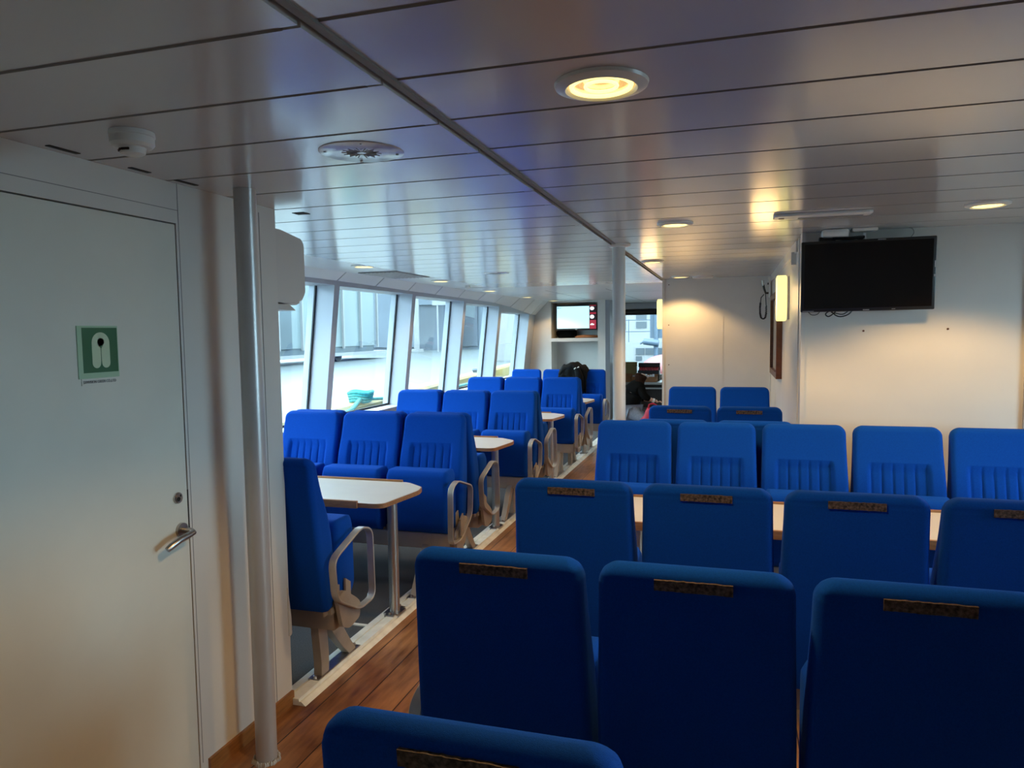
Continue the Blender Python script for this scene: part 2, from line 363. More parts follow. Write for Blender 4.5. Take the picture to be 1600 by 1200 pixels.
# cornice panels between windows and ceiling, each with a thin seam
def cornice():
    ys = [2.76, 4.2, 4.95, 5.72, 6.45, 7.2, 7.95, 8.7, 9.45, 10.2, 11.0, 11.75, 12.3, 12.6]
    def low(y): return lerp_tab([(0, 2.135), (5.7, 2.130), (7.4, 2.115), (9.0, 2.105), (10.5, 2.088), (12.3, 1.965), (13, 1.95)], y)
    def xt(y): t = max(0, (y - 8.5) / 4.1); return -3.245 + 0.13 * t
    b = nb()
    for i in range(len(ys) - 1):
        a, c = ys[i] + 0.009, ys[i + 1] - 0.009
        P = []
        for y in (a, c):
            zl = low(y)
            P.append([b.verts.new((xt(y), y, 2.2)), b.verts.new((wall_x(zl) + 0.012, y, zl)), b.verts.new((wall_x(zl) - 0.04, y, zl)), b.verts.new((wall_x(zl) - 0.04, y, 2.2))])
        for k in range(4): b.faces.new((P[0][k], P[0][(k + 1) % 4], P[1][(k + 1) % 4], P[1][k]))
        b.faces.new(P[0][::-1]); b.faces.new(P[1])
    struct(obj('trim_7', b, 'white_paint'), 'jointed white cornice above the windows')
    b = nb()
    for i in range(len(ys) - 1):
        a, c = ys[i], ys[i + 1]; P = []
        for y in (a, c):
            zl = low(y) + 0.004; o = 0.006
            P.append([b.verts.new((xt(y) - o, y, 2.2)), b.verts.new((wall_x(zl) + 0.012 - o, y, zl)), b.verts.new((wall_x(zl) - 0.03, y, zl)), b.verts.new((wall_x(zl) - 0.03, y, 2.2))])
        for k in range(4): b.faces.new((P[0][k], P[0][(k + 1) % 4], P[1][(k + 1) % 4], P[1][k]))
    struct(obj('trim_8', b, 'seam'))
cornice()

# ------------------------------------------------------------------ near left bulkhead with door
WX = -1.876
D0, D1, DT = 1.17, 2.128, 2.05
b = nb()
box(b, (WX - 0.06, -1.6, 0), (WX, D0, 2.19)); box(b, (WX - 0.06, D0, DT), (WX, D1, 2.19)); box(b, (WX - 0.06, D1, 0), (WX, 2.715, 2.19))
struct(obj('wall_near_left', b, 'wall'), 'white panelled wall holding the flush door')
b = nb(); box(b, (-3.8, 2.62, 0), (WX - 0.06, 2.695, 2.19)); struct(obj('wall_bulkhead', b, 'wall'), 'bulkhead behind the aisle-side seat')
b = nb(); box(b, (WX, 2.60, 0.062), (WX + 0.0012, 2.603, 2.16)); box(b, (WX, D1 + 0.011, 2.05), (WX + 0.0012, D1 + 0.013, 2.19)); box(b, (WX, -1.6, DT + 0.045), (WX + 0.001, D1 + 0.012, DT + 0.047)); box(b, (WX, D1 + 0.0115, 0.062), (WX + 0.001, D1 + 0.0135, 2.05))
struct(obj('trim_9', b, 'seam'))
b = nb(); box(b, (WX, D1 + 0.04, 0), (WX + 0.012, 2.70, 0.062)); box(b, (WX, 2.70, 0), (WX + 0.012, 2.712, 0.062))
struct(obj('baseboard_left', b, 'base'), 'orange-brown wooden skirting below the white wall')
b = nb(); box(b, (WX - 0.05, D0, 0), (WX - 0.04, D1, DT)); struct(obj('trim_10', b, 'gap'))
dr = empty('door_1', (WX, (D0 + D1) / 2, 0)); struct(dr, 'flush grey-white cabin door'); dr['category'] = 'door'
b = nb(); box(b, (-0.045, -(D1 - D0) / 2 + 0.004, 0.01), (-0.002, (D1 - D0) / 2 - 0.004, DT - 0.005)); leaf = obj('door_leaf', b, 'door', dr)
ly = 2.076 - (D0 + D1) / 2
b = nb(); tube(b, [(-0.002, ly, 1.080), (0.004, ly, 1.080)], 0.020, 20); tube(b, [(0.003, ly, 1.080), (0.008, ly, 1.080)], 0.015, 20); lk = obj('lock', b, 'steel', leaf, True)
b = nb(); tube(b, [(0.0081, ly - 0.005, 1.077), (0.0095, ly - 0.005, 1.077)], 0.008, 14); box(b, (0.0081, ly + 0.003, 1.084), (0.0092, ly + 0.008, 1.092)); obj('keyhole', b, 'gap', leaf)
b = nb(); hy = ly + 0.010; hz = 0.962
tube(b, [(-0.002, hy, hz), (0.008, hy, hz)], 0.026, 24)
obj('handle_rose', b, 'steel', leaf, True)
b = nb(); tube(b, [(0.006, hy, hz), (0.045, hy, hz), (0.058, hy - 0.008, hz - 0.003), (0.060, hy - 0.03, hz - 0.006), (0.057, hy - 0.07, hz - 0.012), (0.050, hy - 0.105, hz - 0.026), (0.046, hy - 0.12, hz - 0.034)], [0.010, 0.010, 0.011, 0.0115, 0.0115, 0.012, 0.010], 14)
obj('door_handle', b, 'steel', leaf, True)
b = nb(); box(b, (-0.003, (D1 - D0) / 2 - 0.0035, 0.955), (0.0003, (D1 - D0) / 2 + 0.0005, 1.10)); obj('latch_plate', b, 'black', dr)

b = nb(); box(b, (-3.8, 2.695, 1.25), (WX - 0.06, 2.76, 2.19)); struct(obj('wall_bulkhead_upper', b, 'wall'))
# life jacket sign
sg = empty('safety_sign', (WX + 0.0, 1.775, 1.61)); tag(sg, 'green and pale square sign with a lifejacket symbol on the door', 'sign')
b = nb(); box(b, (-0.002, -0.077, -0.083), (0.0012, 0.073, 0.078)); obj('sign_plate', b, 'signpale', sg)
b = nb(); box(b, (0.0012, -0.060, -0.066), (0.0018, 0.070, 0.072)); obj('green_field', b, 'green', sg)
b = nb()
out = []
for k in range(17):
    a = PI * k / 16; out.append((0.033 * math.cos(a), 0.025 + 0.033 * math.sin(a)))
out += [(-0.033, -0.035)] + [(-0.0175 + 0.0155 * math.cos(a), -0.037 + 0.0155 * math.sin(a)) for a in [PI + PI * k / 10 for k in range(11)]] + [(-0.0012, -0.03), (-0.0012, 0.008)]
out += [(-0.005, 0.014), (-0.0105, 0.021)] + [(0.0125 * math.cos(a), 0.028 + 0.0125 * math.sin(a)) for a in [PI + 0.3 - (PI + 0.6) * k / 14 for k in range(15)]] + [(0.005, 0.014), (0.0012, 0.008), (0.0012, -0.03)]
out += [(0.0175 + 0.0155 * math.cos(a), -0.037 + 0.0155 * math.sin(a)) for a in [PI + PI * k / 10 for k in range(11)]]
prism(b, [(y + 0.006, z) for y, z in out], 'x', 0.0018, 0.0024)
bmesh.ops.triangulate(b, faces=b.faces[:]); obj('lifejacket_symbol', b, 'signwhite', sg)
def text(body, size, loc, rot, m, name, parent=None, sxx=1.0):
    cu = bpy.data.curves.new(name, 'FONT'); cu.body = body; cu.size = size; cu.extrude = 0.0003; cu.align_x = 'LEFT'
    t = bpy.data.objects.new(name, cu); C.objects.link(t)
    me = bpy.data.meshes.new_from_object(t.evaluated_get(bpy.context.evaluated_depsgraph_get())); C.objects.unlink(t); bpy.data.objects.remove(t)
    o = bpy.data.objects.new(name, me); C.objects.link(o); me.materials.clear(); me.materials.append(MT[m]); o.location = loc; o.rotation_euler = rot; o.scale = (sxx, 1, 1)
    if parent: o.parent = parent
    return o
text('SYMVISION GREEN CO.,LTD', 0.0125, (0.002, -0.064, -0.098), (PI / 2, 0, PI / 2), 'ink', 'sign_writing', sg, 0.78)
b = nb(); box(b, (-0.002, -0.068, -0.104), (0.001, 0.072, -0.083)); obj('writing_strip', b, 'door', sg)

# ceiling slots, smoke detector, round vent
for (y0, y1) in ((1.60, 1.70), (1.89, 1.97), (2.09, 2.19)):
    tag(bx('ceiling_slot', (-1.842, y0, 2.1885), (-1.824, y1, 2.1905), 'gap'), {1.60: 'narrow black slot in the ceiling left of the smoke detector', 1.89: 'narrow black ceiling slot just behind the smoke detector', 2.09: 'narrow black ceiling slot beside the top of the silver pipe'}[y0], 'vent', 'black slots along the wall edge of the ceiling')
tag(bx('ceiling_slot', (-1.86, 2.82, 2.1885), (-1.80, 2.87, 2.1905), 'gap'), 'small black ceiling slot above the air conditioner', 'vent', 'black slots along the wall edge of the ceiling')
sd = empty('smoke_detector', (-1.515, 1.575, 2.19)); tag(sd, 'round white smoke detector on the ceiling above the door', 'smoke detector')
b = nb(); lathe(b, [(0, 0), (0.055, 0), (0.056, -0.012), (0.054, -0.014), (0.054, -0.032), (0.047, -0.040), (0.040, -0.041), (0, -0.041)]); obj('base', b, 'plastic', sd, True, angle=30)
b = nb(); lathe(b, [(0, -0.040), (0.034, -0.041), (0.030, -0.056), (0.022, -0.060), (0, -0.060)]); obj('sensor_dome', b, 'plastic', sd, True, angle=30)
b = nb()
for a in (-2.2, -1.4): 
    c = (0.0335 * math.cos(a), 0.0335 * math.sin(a)); t = (-math.sin(a), math.cos(a))
    prism(b, [(c[0] - t[0] * 0.011, c[1] - t[1] * 0.011), (c[0] + t[0] * 0.011, c[1] + t[1] * 0.011), (c[0] * 0.9 + t[0] * 0.011, c[1] * 0.9 + t[1] * 0.011), (c[0] * 0.9 - t[0] * 0.011, c[1] * 0.9 - t[1] * 0.011)], 'z', -0.052, -0.046)
obj('sensor_slot', b, 'gap', sd)
rv = empty('round_vent', (-1.052, 1.965, 2.19)); tag(rv, 'flat round ceiling plate with radial slits and four screws', 'vent')
b = nb(); lathe(b, [(0, 0), (0.125, 0), (0.125, -0.001), (0.120, -0.003), (0, -0.0035)], n=48); obj('plate', b, 'ceil', rv, True, angle=30)
b = nb()
for k in range(28):
    a = 2 * PI * k / 28; L = 0.045 if k % 2 else 0.058
    p = [(0.014, -0.0012), (L, -0.0012), (L, 0.0012), (0.014, 0.0012)]
    prism(b, [(x * math.cos(a) - y * math.sin(a), x * math.sin(a) + y * math.cos(a)) for x, y in p], 'z', -0.0045, -0.0032)
obj('slits', b, 'seam', rv)
b = nb()
for a in (0.5, 2.07, 3.64, 5.2): b = nb(); lathe(b, [(0, -0.0025), (0.005, -0.003), (0.004, -0.006), (0, -0.0065)], (0.105 * math.cos(a), 0.105 * math.sin(a), 0), 10); obj('screw', b, 'steel', rv)
rv2 = rv.copy(); C.objects.link(rv2); rv2.location = (-2.05, 6.3, 2.19); rv2['label'] = 'distant round ceiling vent above the left seats, near the far windows'; rv['group'] = rv2['group'] = 'round ceiling vents'
for ch in list(rv.children):
    c = ch.copy(); C.objects.link(c); c.parent = rv2

# ------------------------------------------------------------------ pillars
pl = empty('pillar', (-1.722, 2.31, 0)); tag(pl, 'silver-grey round pipe pillar standing against the left wall', 'pillar', 'floor to ceiling pillars')
b = nb(); tube(b, [(0, 0, 0), (0, 0, 2.19)], 0.040, 32); obj('shaft', b, 'paintgrey', pl, True)
b = nb()
for k in range(40):
    a = 2 * PI * k / 40; r = 0.047 + random.uniform(-0.004, 0.004)
    lathe(b, [(0, 0.012 + random.uniform(0, 0.006)), (0.007, 0.008), (0.009, 0)], (r * math.cos(a), r * math.sin(a), 0), 6)
obj('weld_ring', b, 'beige', pl, True)
p2 = empty('pillar', (-0.690, 4.67, 0)); tag(p2, 'white painted round pillar in the aisle behind the bench row', 'pillar', 'floor to ceiling pillars')
b = nb(); tube(b, [(0, 0, 0), (0, 0, 2.2)], 0.041, 32); obj('shaft', b, 'white_paint', p2, True)
b = nb(); lathe(b, [(0.041, 0), (0.075, 0), (0.075, -0.006), (0.06, -0.014), (0.041, -0.016)], (0, 0, 2.2)); lathe(b, [(0.041, 0), (0.07, 0), (0.07, 0.01), (0.041, 0.016)]); obj('collar', b, 'white_paint', p2, True)

# ------------------------------------------------------------------ air conditioner on the bulkhead
ac = empty('air_conditioner', (-1.955, 2.76, 1.77)); tag(ac, 'white wall air conditioner seen from its side under the ceiling', 'air conditioner')
b = nb(); prism(b, rounded([(0.0, 0.03), (0.0, 0.36), (0.11, 0.36), (0.275, 0.335), (0.295, 0.31), (0.295, 0.085), (0.265, 0.045), (0.20, 0.03)], 0.012), 'x', -0.80, 0.0); obj('casing', b, 'acplastic', ac, bevel=0.004)
b = nb(); prism(b, [(0.10, 0.0295), (0.235, 0.046), (0.25, 0.034), (0.215, 0.022)], 'x', -0.78, -0.004); obj('upper_louvre', b, 'acplastic', ac)
b = nb(); prism(b, [(0.0, 0.0), (0.0, 0.022), (0.16, 0.026), (0.215, -0.004)], 'x', -0.78, -0.004); obj('lower_louvre', b, 'acplastic', ac)
b = nb(); box(b, (-0.79, -0.0, 0.032), (0.0015, 0.006, 0.34)); box(b, (0.0, 0.004, 0.055), (0.002, 0.016, 0.068)); obj('rear_seam', b, 'gap', ac)
# white cloth hanging at the bulkhead corner
b = nb(); prism(b, rounded([(0.0, -0.12), (0.022, -0.115), (0.020, -0.04), (0.008, 0.06), (0.0, 0.11)], 0.01), 'x', -0.04, 0.010)
ob = obj('hanging_cloth', b, 'acplastic', smooth=True); ob.location = (-1.882, 2.703, 0.43); ob.rotation_euler = (0, 0, 0); tag(ob, 'small white bundle hanging low behind the wall corner', 'cloth')

# ------------------------------------------------------------------ right hand walls
TY = 4.55
b = nb(); box(b, (0.40, TY, 0), (3.6, TY + 0.06, 2.2)); struct(obj('wall_tv', b, 'wall'), 'cream bulkhead behind the black television')
b = nb(); box(b, (0.40, TY + 0.06, 0), (0.46, 8.0, 2.2)); struct(obj('wall_side', b, 'wall'), 'narrow side wall with wall lamp and picture')
b = nb(); box(b, (-0.70, 8.0, 0), (0.46, 8.06, 2.2)); struct(obj('wall_far_right', b, 'wall'), 'cream bulkhead behind the distant seats')
b = nb(); box(b, (-0.70, 8.06, 0), (-0.64, 16.0, 2.2)); struct(obj('wall_passage', b, 'wall'))
b = nb(); box(b, (-0.09, 7.997, 0), (-0.075, 8.0, 2.2)); box(b, (-0.712, 7.985, 0), (-0.69, 8.0, 2.2)); box(b, (0.388, 7.9, 0), (0.40, 8.0, 2.19))
struct(obj('trim_11', b, 'wall'))
b = nb(); box(b, (0.392, TY - 0.012, 0), (0.415, TY + 0.10, 2.2)); box(b, (0.394, TY + 0.22, 0), (0.40, TY + 0.26, 2.2)); struct(obj('trim_12', b, 'white_paint'), 'white corner strip beside the television wall')
b = nb(); box(b, (1.525, TY - 0.02, 0), (1.58, TY, 2.2)); struct(obj('trim_13', b, 'wallshade'))
b = nb(); RXW = 3.4
box(b, (RXW, -1.6, 0), (RXW + 0.2, 4.6, SILL)); box(b, (RXW, -1.6, 2.09), (RXW + 0.2, 4.6, 2.2))
for y0, y1 in STAR_POSTS: box(b, (RXW, y0, SILL), (RXW + 0.2, y1, 2.09))
struct(obj('wall_right', b, 'wall'), 'starboard side wall with windows, right of the frame')
for i, (y0, y1) in enumerate(STAR): b = nb(); box(b, (RXW + 0.15, y0, SILL), (RXW + 0.158, y1, 2.09)); struct(obj('window_%d' % (9 + i), b, 'glass'))
b = nb(); box(b, (-3.8, -1.66, 0), (RXW + 0.2, -1.6, 2.2))
struct(obj('wall_back', b, 'wall'), 'stern wall behind the camera')
b = nb(); box(b, (0.388, 4.9, 2.13), (0.401, 7.9, 2.2)); struct(obj('trim_14', b, 'white_paint'))
b = nb(); box(b, (0.37, 5.02, 2.06), (0.40, 5.07, 2.14)); tag(obj('wall_bracket', b, 'plastic'), 'small white block high on the narrow side wall by the corner', 'bracket')
# rivets
for (x, y, z, l) in ((0.727, TY, 1.631, 'tiny brown screw below the middle of the television'), (1.154, TY, 1.636, 'tiny brown screw below the right end of the television'), (-0.643, 8.0, 2.139, 'topmost tiny screw at the left edge of the far cream wall'), (-0.643, 8.0, 1.706, 'middle tiny screw at the left edge of the far cream wall'), (-0.642, 8.0, 1.276, 'lowest tiny screw at the left edge of the far cream wall')):
    b = nb(); tube(b, [(x, y + 0.001, z), (x, y - 0.003, z)], 0.006, 10); tag(obj('wall_screw', b, 'darkwood'), l, 'screw', 'wall screws')

# ------------------------------------------------------------------ television (right)
tv = empty('television', (0.718, 4.44, 1.94)); tag(tv, 'large switched-off black television on the cream wall', 'television'); tv.rotation_euler = (math.radians(4), math.radians(-0.3), 0)
b = nb(); box(b, (-0.339, -0.022, -0.197), (0.339, 0.012, 0.197), 0.006); obj('frame', b, 'black', tv, True)
b = nb(); box(b, (-0.321, -0.0235, -0.178), (0.323, -0.0215, 0.182)); obj('screen', b, 'screen', tv)
b = nb(); box(b, (-0.18, 0.012, -0.12), (0.18, 0.05, 0.14), 0.01); obj('back_cover', b, 'black', tv)
b = nb(); box(b, (-0.016, -0.0245, -0.193), (0.016, -0.0218, -0.187)); obj('badge', b, 'alu', tv)
b = nb(); b.free()
for c0, c1 in (((0.128, -0.0245, -0.190), (0.146, -0.0218, -0.187)), ((0.05, -0.0245, 0.189), (0.09, -0.0218, 0.193)), ((-0.33, -0.0245, -0.193), (-0.27, -0.0218, -0.190))): bx('marking', c0, c1, 'paintgrey', tv)
for c0, c1 in (((0.330, -0.0245, 0.03), (0.336, -0.0218, 0.065)), ((0.328, -0.0245, -0.02), (0.337, -0.0218, -0.008))): bx('scuff', c0, c1, 'paintgrey', tv)
b = nb(); box(b, (-0.14, 0.03, 0.05), (0.04, 0.10, 0.14)); obj('mount', b, 'black', tv)
mb = empty('ceiling_mount', (0.62, 4.47, 2.2)); tag(mb, 'black bracket with white junction block holding the television at the ceiling', 'bracket')
b = nb(); box(b, (-0.135, -0.06, -0.045), (0.005, 0.03, 0.0), 0.014); obj('junction_block', b, 'plastic', mb, True)
b = nb(); box(b, (0.02, -0.055, -0.018), (0.15, 0.02, 0.0), 0.006); obj('cover_plate', b, 'plastic', mb, True)
b = nb(); box(b, (-0.145, -0.02, -0.11), (-0.06, 0.03, -0.04)); tube(b, [(-0.08, -0.03, -0.05), (0.0, -0.035, -0.055), (0.085, -0.04, -0.05)], 0.009, 8); tube(b, [(0.08, -0.04, -0.052), (0.02, -0.02, -0.085), (-0.04, 0.0, -0.11)], 0.007, 8); tube(b, [(-0.14, -0.02, -0.09), (-0.18, -0.02, -0.10)], 0.006, 8); obj('bracket_arm', b, 'black', mb)
b = nb(); tube(b, [(0.085, -0.04, -0.03), (0.085, -0.04, -0.06)], 0.006, 8); obj('clip', b, 'plastic', mb)
def cable(name, path, r, m, label):
    pts = [Vector(p) for p in path]; out = []
    for i in range(len(pts) - 1):
        p0 = pts[max(i - 1, 0)]; p1 = pts[i]; p2 = pts[i + 1]; p3 = pts[min(i + 2, len(pts) - 1)]
        for k in range(8):
            t = k / 8; out.append(0.5 * ((2 * p1) + (-p0 + p2) * t + (2 * p0 - 5 * p1 + 4 * p2 - p3) * t * t + (-p0 + 3 * p1 - 3 * p2 + p3) * t ** 3))
    out.append(pts[-1]); b = nb(); tube(b, out, r, 8); return tag(obj(name, b, m, smooth=True), label, 'cable', 'television cables')
cable('cable', [(0.42, 4.47, 1.75), (0.44, 4.465, 1.727), (0.47, 4.465, 1.728), (0.49, 4.47, 1.75)], 0.002, 'black', 'thin black cable loop under the left end of the television')
cable('cable', [(0.60, 4.49, 1.78), (0.56, 4.465, 1.735), (0.53, 4.46, 1.715), (0.515, 4.46, 1.73), (0.54, 4.46, 1.745), (0.57, 4.46, 1.72), (0.60, 4.46, 1.714), (0.64, 4.465, 1.73), (0.67, 4.48, 1.77)], 0.0035, 'black', 'tangled black cable below the middle of the television')
cable('cable', [(0.55, 4.48, 1.77), (0.545, 4.46, 1.74), (0.57, 4.455, 1.732), (0.61, 4.46, 1.728), (0.66, 4.48, 1.77)], 0.003, 'black', 'short black cable hugging the lower television edge')
cable('cable', [(0.94, 4.51, 2.197), (0.955, 4.50, 2.19), (0.96, 4.49, 2.165), (0.945, 4.50, 2.14), (0.93, 4.51, 2.10)], 0.002, 'seam', 'thin grey cable curving from the ceiling behind the television')

# fluorescent strip on the ceiling
ft = empty('ceiling_strip_lamp', (0.41, 3.80, 2.2)); tag(ft, 'unlit flat white strip fitting on the ceiling before the television', 'lamp'); ft.rotation_euler = (0, 0, math.radians(1))
b = nb(); prism(b, rounded([(-0.215, -0.055), (0.225, -0.055), (0.225, 0.055), (-0.215, 0.055)], 0.03), 'z', -0.014, 0.0); obj('housing', b, 'plastic', ft, bevel=0.004)
b = nb(); box(b, (-0.10, 0.015, -0.017), (0.19, 0.045, -0.0135)); obj('grille', b, 'seam', ft)
b = nb(); box(b, (-0.19, 0.0, -0.017), (-0.165, 0.02, -0.0135)); obj('switch', b, 'darkwood', ft)

# wall lamps
def sconce(loc, rz, label):
    o = empty('wall_lamp', loc, rz); tag(o, label, 'wall lamp', 'glowing wall lamps')
    b = nb(); box(b, (-0.016, -0.085, -0.155), (0.0, 0.085, 0.155), 0.004); obj('back_plate', b, 'wall', o, True)
    b = nb(); prism(b, rounded([(-0.066, -0.165), (0.066, -0.165), (0.066, 0.165), (-0.066, 0.165)], 0.06, 8), 'x', -0.085, -0.016); obj('diffuser', b, 'sconce', o, bevel=0.01)
    l = bpy.data.lights.new('wall_lamp_light', 'POINT'); l.energy = 1.3; l.color = LAMP; l.shadow_soft_size = 0.10; l.specular_factor = 0.3
    lo = bpy.data.objects.new('wall_lamp_light', l); C.objects.link(lo); lo.parent = o; lo.location = (-0.17, 0, 0)
sconce((0.40, 5.62, 1.87), 0, 'glowing yellow upright wall lamp beside the television corner')
sconce((-0.70, 8.22, 1.83), 0, 'glowing wall lamp just past the left end of the far wall')
# framed picture
pf = empty('framed_notice', (0.40, 6.75, 1.60)); tag(pf, 'dark brown wooden framed notice board on the narrow side wall', 'picture frame')
b = nb()
for (y0, y1, z0, z1) in ((-0.5, 0.5, 0.31, 0.36), (-0.5, 0.5, -0.36, -0.31), (-0.5, -0.45, -0.31, 0.31), (0.45, 0.5, -0.31, 0.31)): box(b, (-0.045, y0, z0), (0, y1, z1))
obj('frame', b, 'darkwood', pf)
b = nb(); box(b, (-0.018, -0.45, -0.31), (-0.002, 0.45, 0.31)); obj('notice', b, 'paper', pf)
# handset with coiled cord
hs = empty('radio_handset', (0.385, 7.9, 2.06)); tag(hs, 'black handset with coiled cord hanging in the far wall corner', 'handset')
b = nb(); box(b, (-0.018, -0.05, -0.09), (0.003, 0.0, 0.12), 0.004); obj('cradle', b, 'plastic', hs)
b = nb(); tube(b, [(-0.075, -0.04, 0.085), (-0.07, -0.04, 0.03)], [0.014, 0.012], 12); obj('mouthpiece', b, 'alu', hs, True)
b = nb(); tube(b, [(-0.07, -0.04, 0.04), (-0.062, -0.04, 0.0), (-0.045, -0.04, -0.05)], [0.012, 0.011, 0.009], 12); box(b, (-0.05, -0.045, -0.055), (-0.012, -0.035, -0.035)); box(b, (-0.03, -0.045, 0.04), (-0.012, -0.035, 0.06)); obj('handset_body', b, 'black', hs, True)
b = nb(); pth = []
base = [(-0.048, -0.05), (-0.045, -0.10), (-0.04, -0.18), (-0.04, -0.25), (-0.048, -0.295), (-0.068, -0.31), (-0.088, -0.295), (-0.098, -0.25), (-0.10, -0.19), (-0.095, -0.14), (-0.09, -0.09), (-0.06, -0.055)]
for i in range(len(base) - 1):
    for k in range(24):
        t = k / 24; x = base[i][0] * (1 - t) + base[i + 1][0] * t; z = base[i][1] * (1 - t) + base[i + 1][1] * t
        r = 0.0075 if 1 < i < 9 else 0.0; a = (i * 24 + k) * 2 * PI / 6; pth.append((x + r * math.cos(a), -0.04 + r * math.sin(a), z))
tube(b, pth, 0.0045, 5); obj('coiled_cord', b, 'black', hs, True)

# ------------------------------------------------------------------ downlights
def downlight(x, y, z, r, label, energy, group):
    o = empty('downlight', (x, y, z)); tag(o, label, 'ceiling lamp', group)
    k = r / 0.1
    b = nb(); lathe(b, [(0.072 * k, -0.006), (0.078 * k, -0.014), (0.100 * k, -0.007), (0.102 * k, 0.0), (0.072 * k, 0.0)], n=40); obj('ring', b, 'ringwhite', o, True, angle=50)
    b = nb()
    lathe(b, [(0.074 * k, -0.0065), (0.060 * k, -0.004), (0.050 * k, -0.002), (0.044 * k, -0.0012), (0, -0.001)], n=40); obj('reflector', b, 'reflector', o, True)
    b = nb(); n = 36
    pts = [(0.064 * k * math.cos(2 * PI * q / n), 0.064 * k * math.sin(2 * PI * q / n), -0.0065) for q in range(n)]; tube(b, pts, 0.0052 * k, 8, closed=True)
    pts = [(0.034 * k * math.cos(2 * PI * q / n), 0.034 * k * math.sin(2 * PI * q / n), -0.0065) for q in range(n)]; tube(b, pts, 0.004 * k, 8, closed=True)
    obj('lamp_tube', b, 'bulb', o, True)
    l = bpy.data.lights.new('downlight_light', 'SPOT'); l.energy = energy; l.color = LAMP; l.spot_size = math.radians(125); l.spot_blend = 0.35; l.shadow_soft_size = 0.05
    lo = bpy.data.objects.new('downlight_light', l); C.objects.link(lo); lo.parent = o; lo.location = (0, 0, -0.03)
g1, g2 = 'downlights in the plank ceiling', 'downlights above the window side'
downlight(-0.280, 1.64, 2.2, 0.103, 'large glowing round downlight, nearest of all in the ceiling', 22, g1)
downlight(-0.279, 3.86, 2.2, 0.09, 'small glowing downlight between the white pillar and the television', 22, g1)
downlight(1.106, 3.79, 2.2, 0.09, 'glowing downlight at the right edge, above the television wall', 24, g1)
downlight(-0.60, 5.88, 2.2, 0.09, 'glowing downlight just right of the white pillar top', 22, g1)
downlight(-0.50, 7.65, 2.2, 0.09, 'glowing downlight close above the far cream wall', 15, g1)
for (x, y, l) in ((-2.82, 5.25, 'first glowing downlight above the windows, nearest the air conditioner'), (-2.90, 7.05, 'second glowing downlight above the windows, past the dark air grille'), (-2.98, 8.9, 'third glowing downlight above the windows, beyond the plank ceiling end'), (-3.0, 10.75, 'fourth glowing downlight above the windows, near the far corner'), (-2.93, 12.2, 'last glowing downlight in the far corner above the lit screen')):
    downlight(x, y, 2.2 if y < 8.33 else 2.195, 0.10, l, 8, g2)
downlight(-1.55, 10.6, 2.195, 0.10, 'distant glowing downlight seen right behind the white pillar', 14, g1)
ag = empty('air_grille', (-2.98, 6.15, 2.2)); tag(ag, 'grey rectangular air grille in the ceiling above the windows', 'vent')
b = nb(); box(b, (-0.19, -0.36, -0.008), (0.19, 0.36, 0), 0.003); obj('frame', b, 'seam', ag)
b = nb()
for k in range(9): box(b, (-0.17 + k * 0.04, -0.34, -0.012), (-0.155 + k * 0.04, 0.34, -0.008))
obj('louvres', b, 'paintgrey', ag)
b = nb(); lathe(b, [(0, 0), (0.03, 0), (0.03, -0.02), (0.015, -0.035), (0, -0.036)], (-2.95, 8.0, 2.2)); tag(obj('ceiling_sensor', b, 'plastic', smooth=True), 'small grey ceiling sensor between two downlights above the windows', 'sensor')
b = nb(); lathe(b, [(0, 0), (0.11, 0), (0.10, -0.02), (0.0, -0.025)], (-0.28, 7.75, 2.2)); tag(obj('ceiling_disc', b, 'plastic', smooth=True), 'flat white ceiling disc close above the far cream wall', 'ceiling fitting')

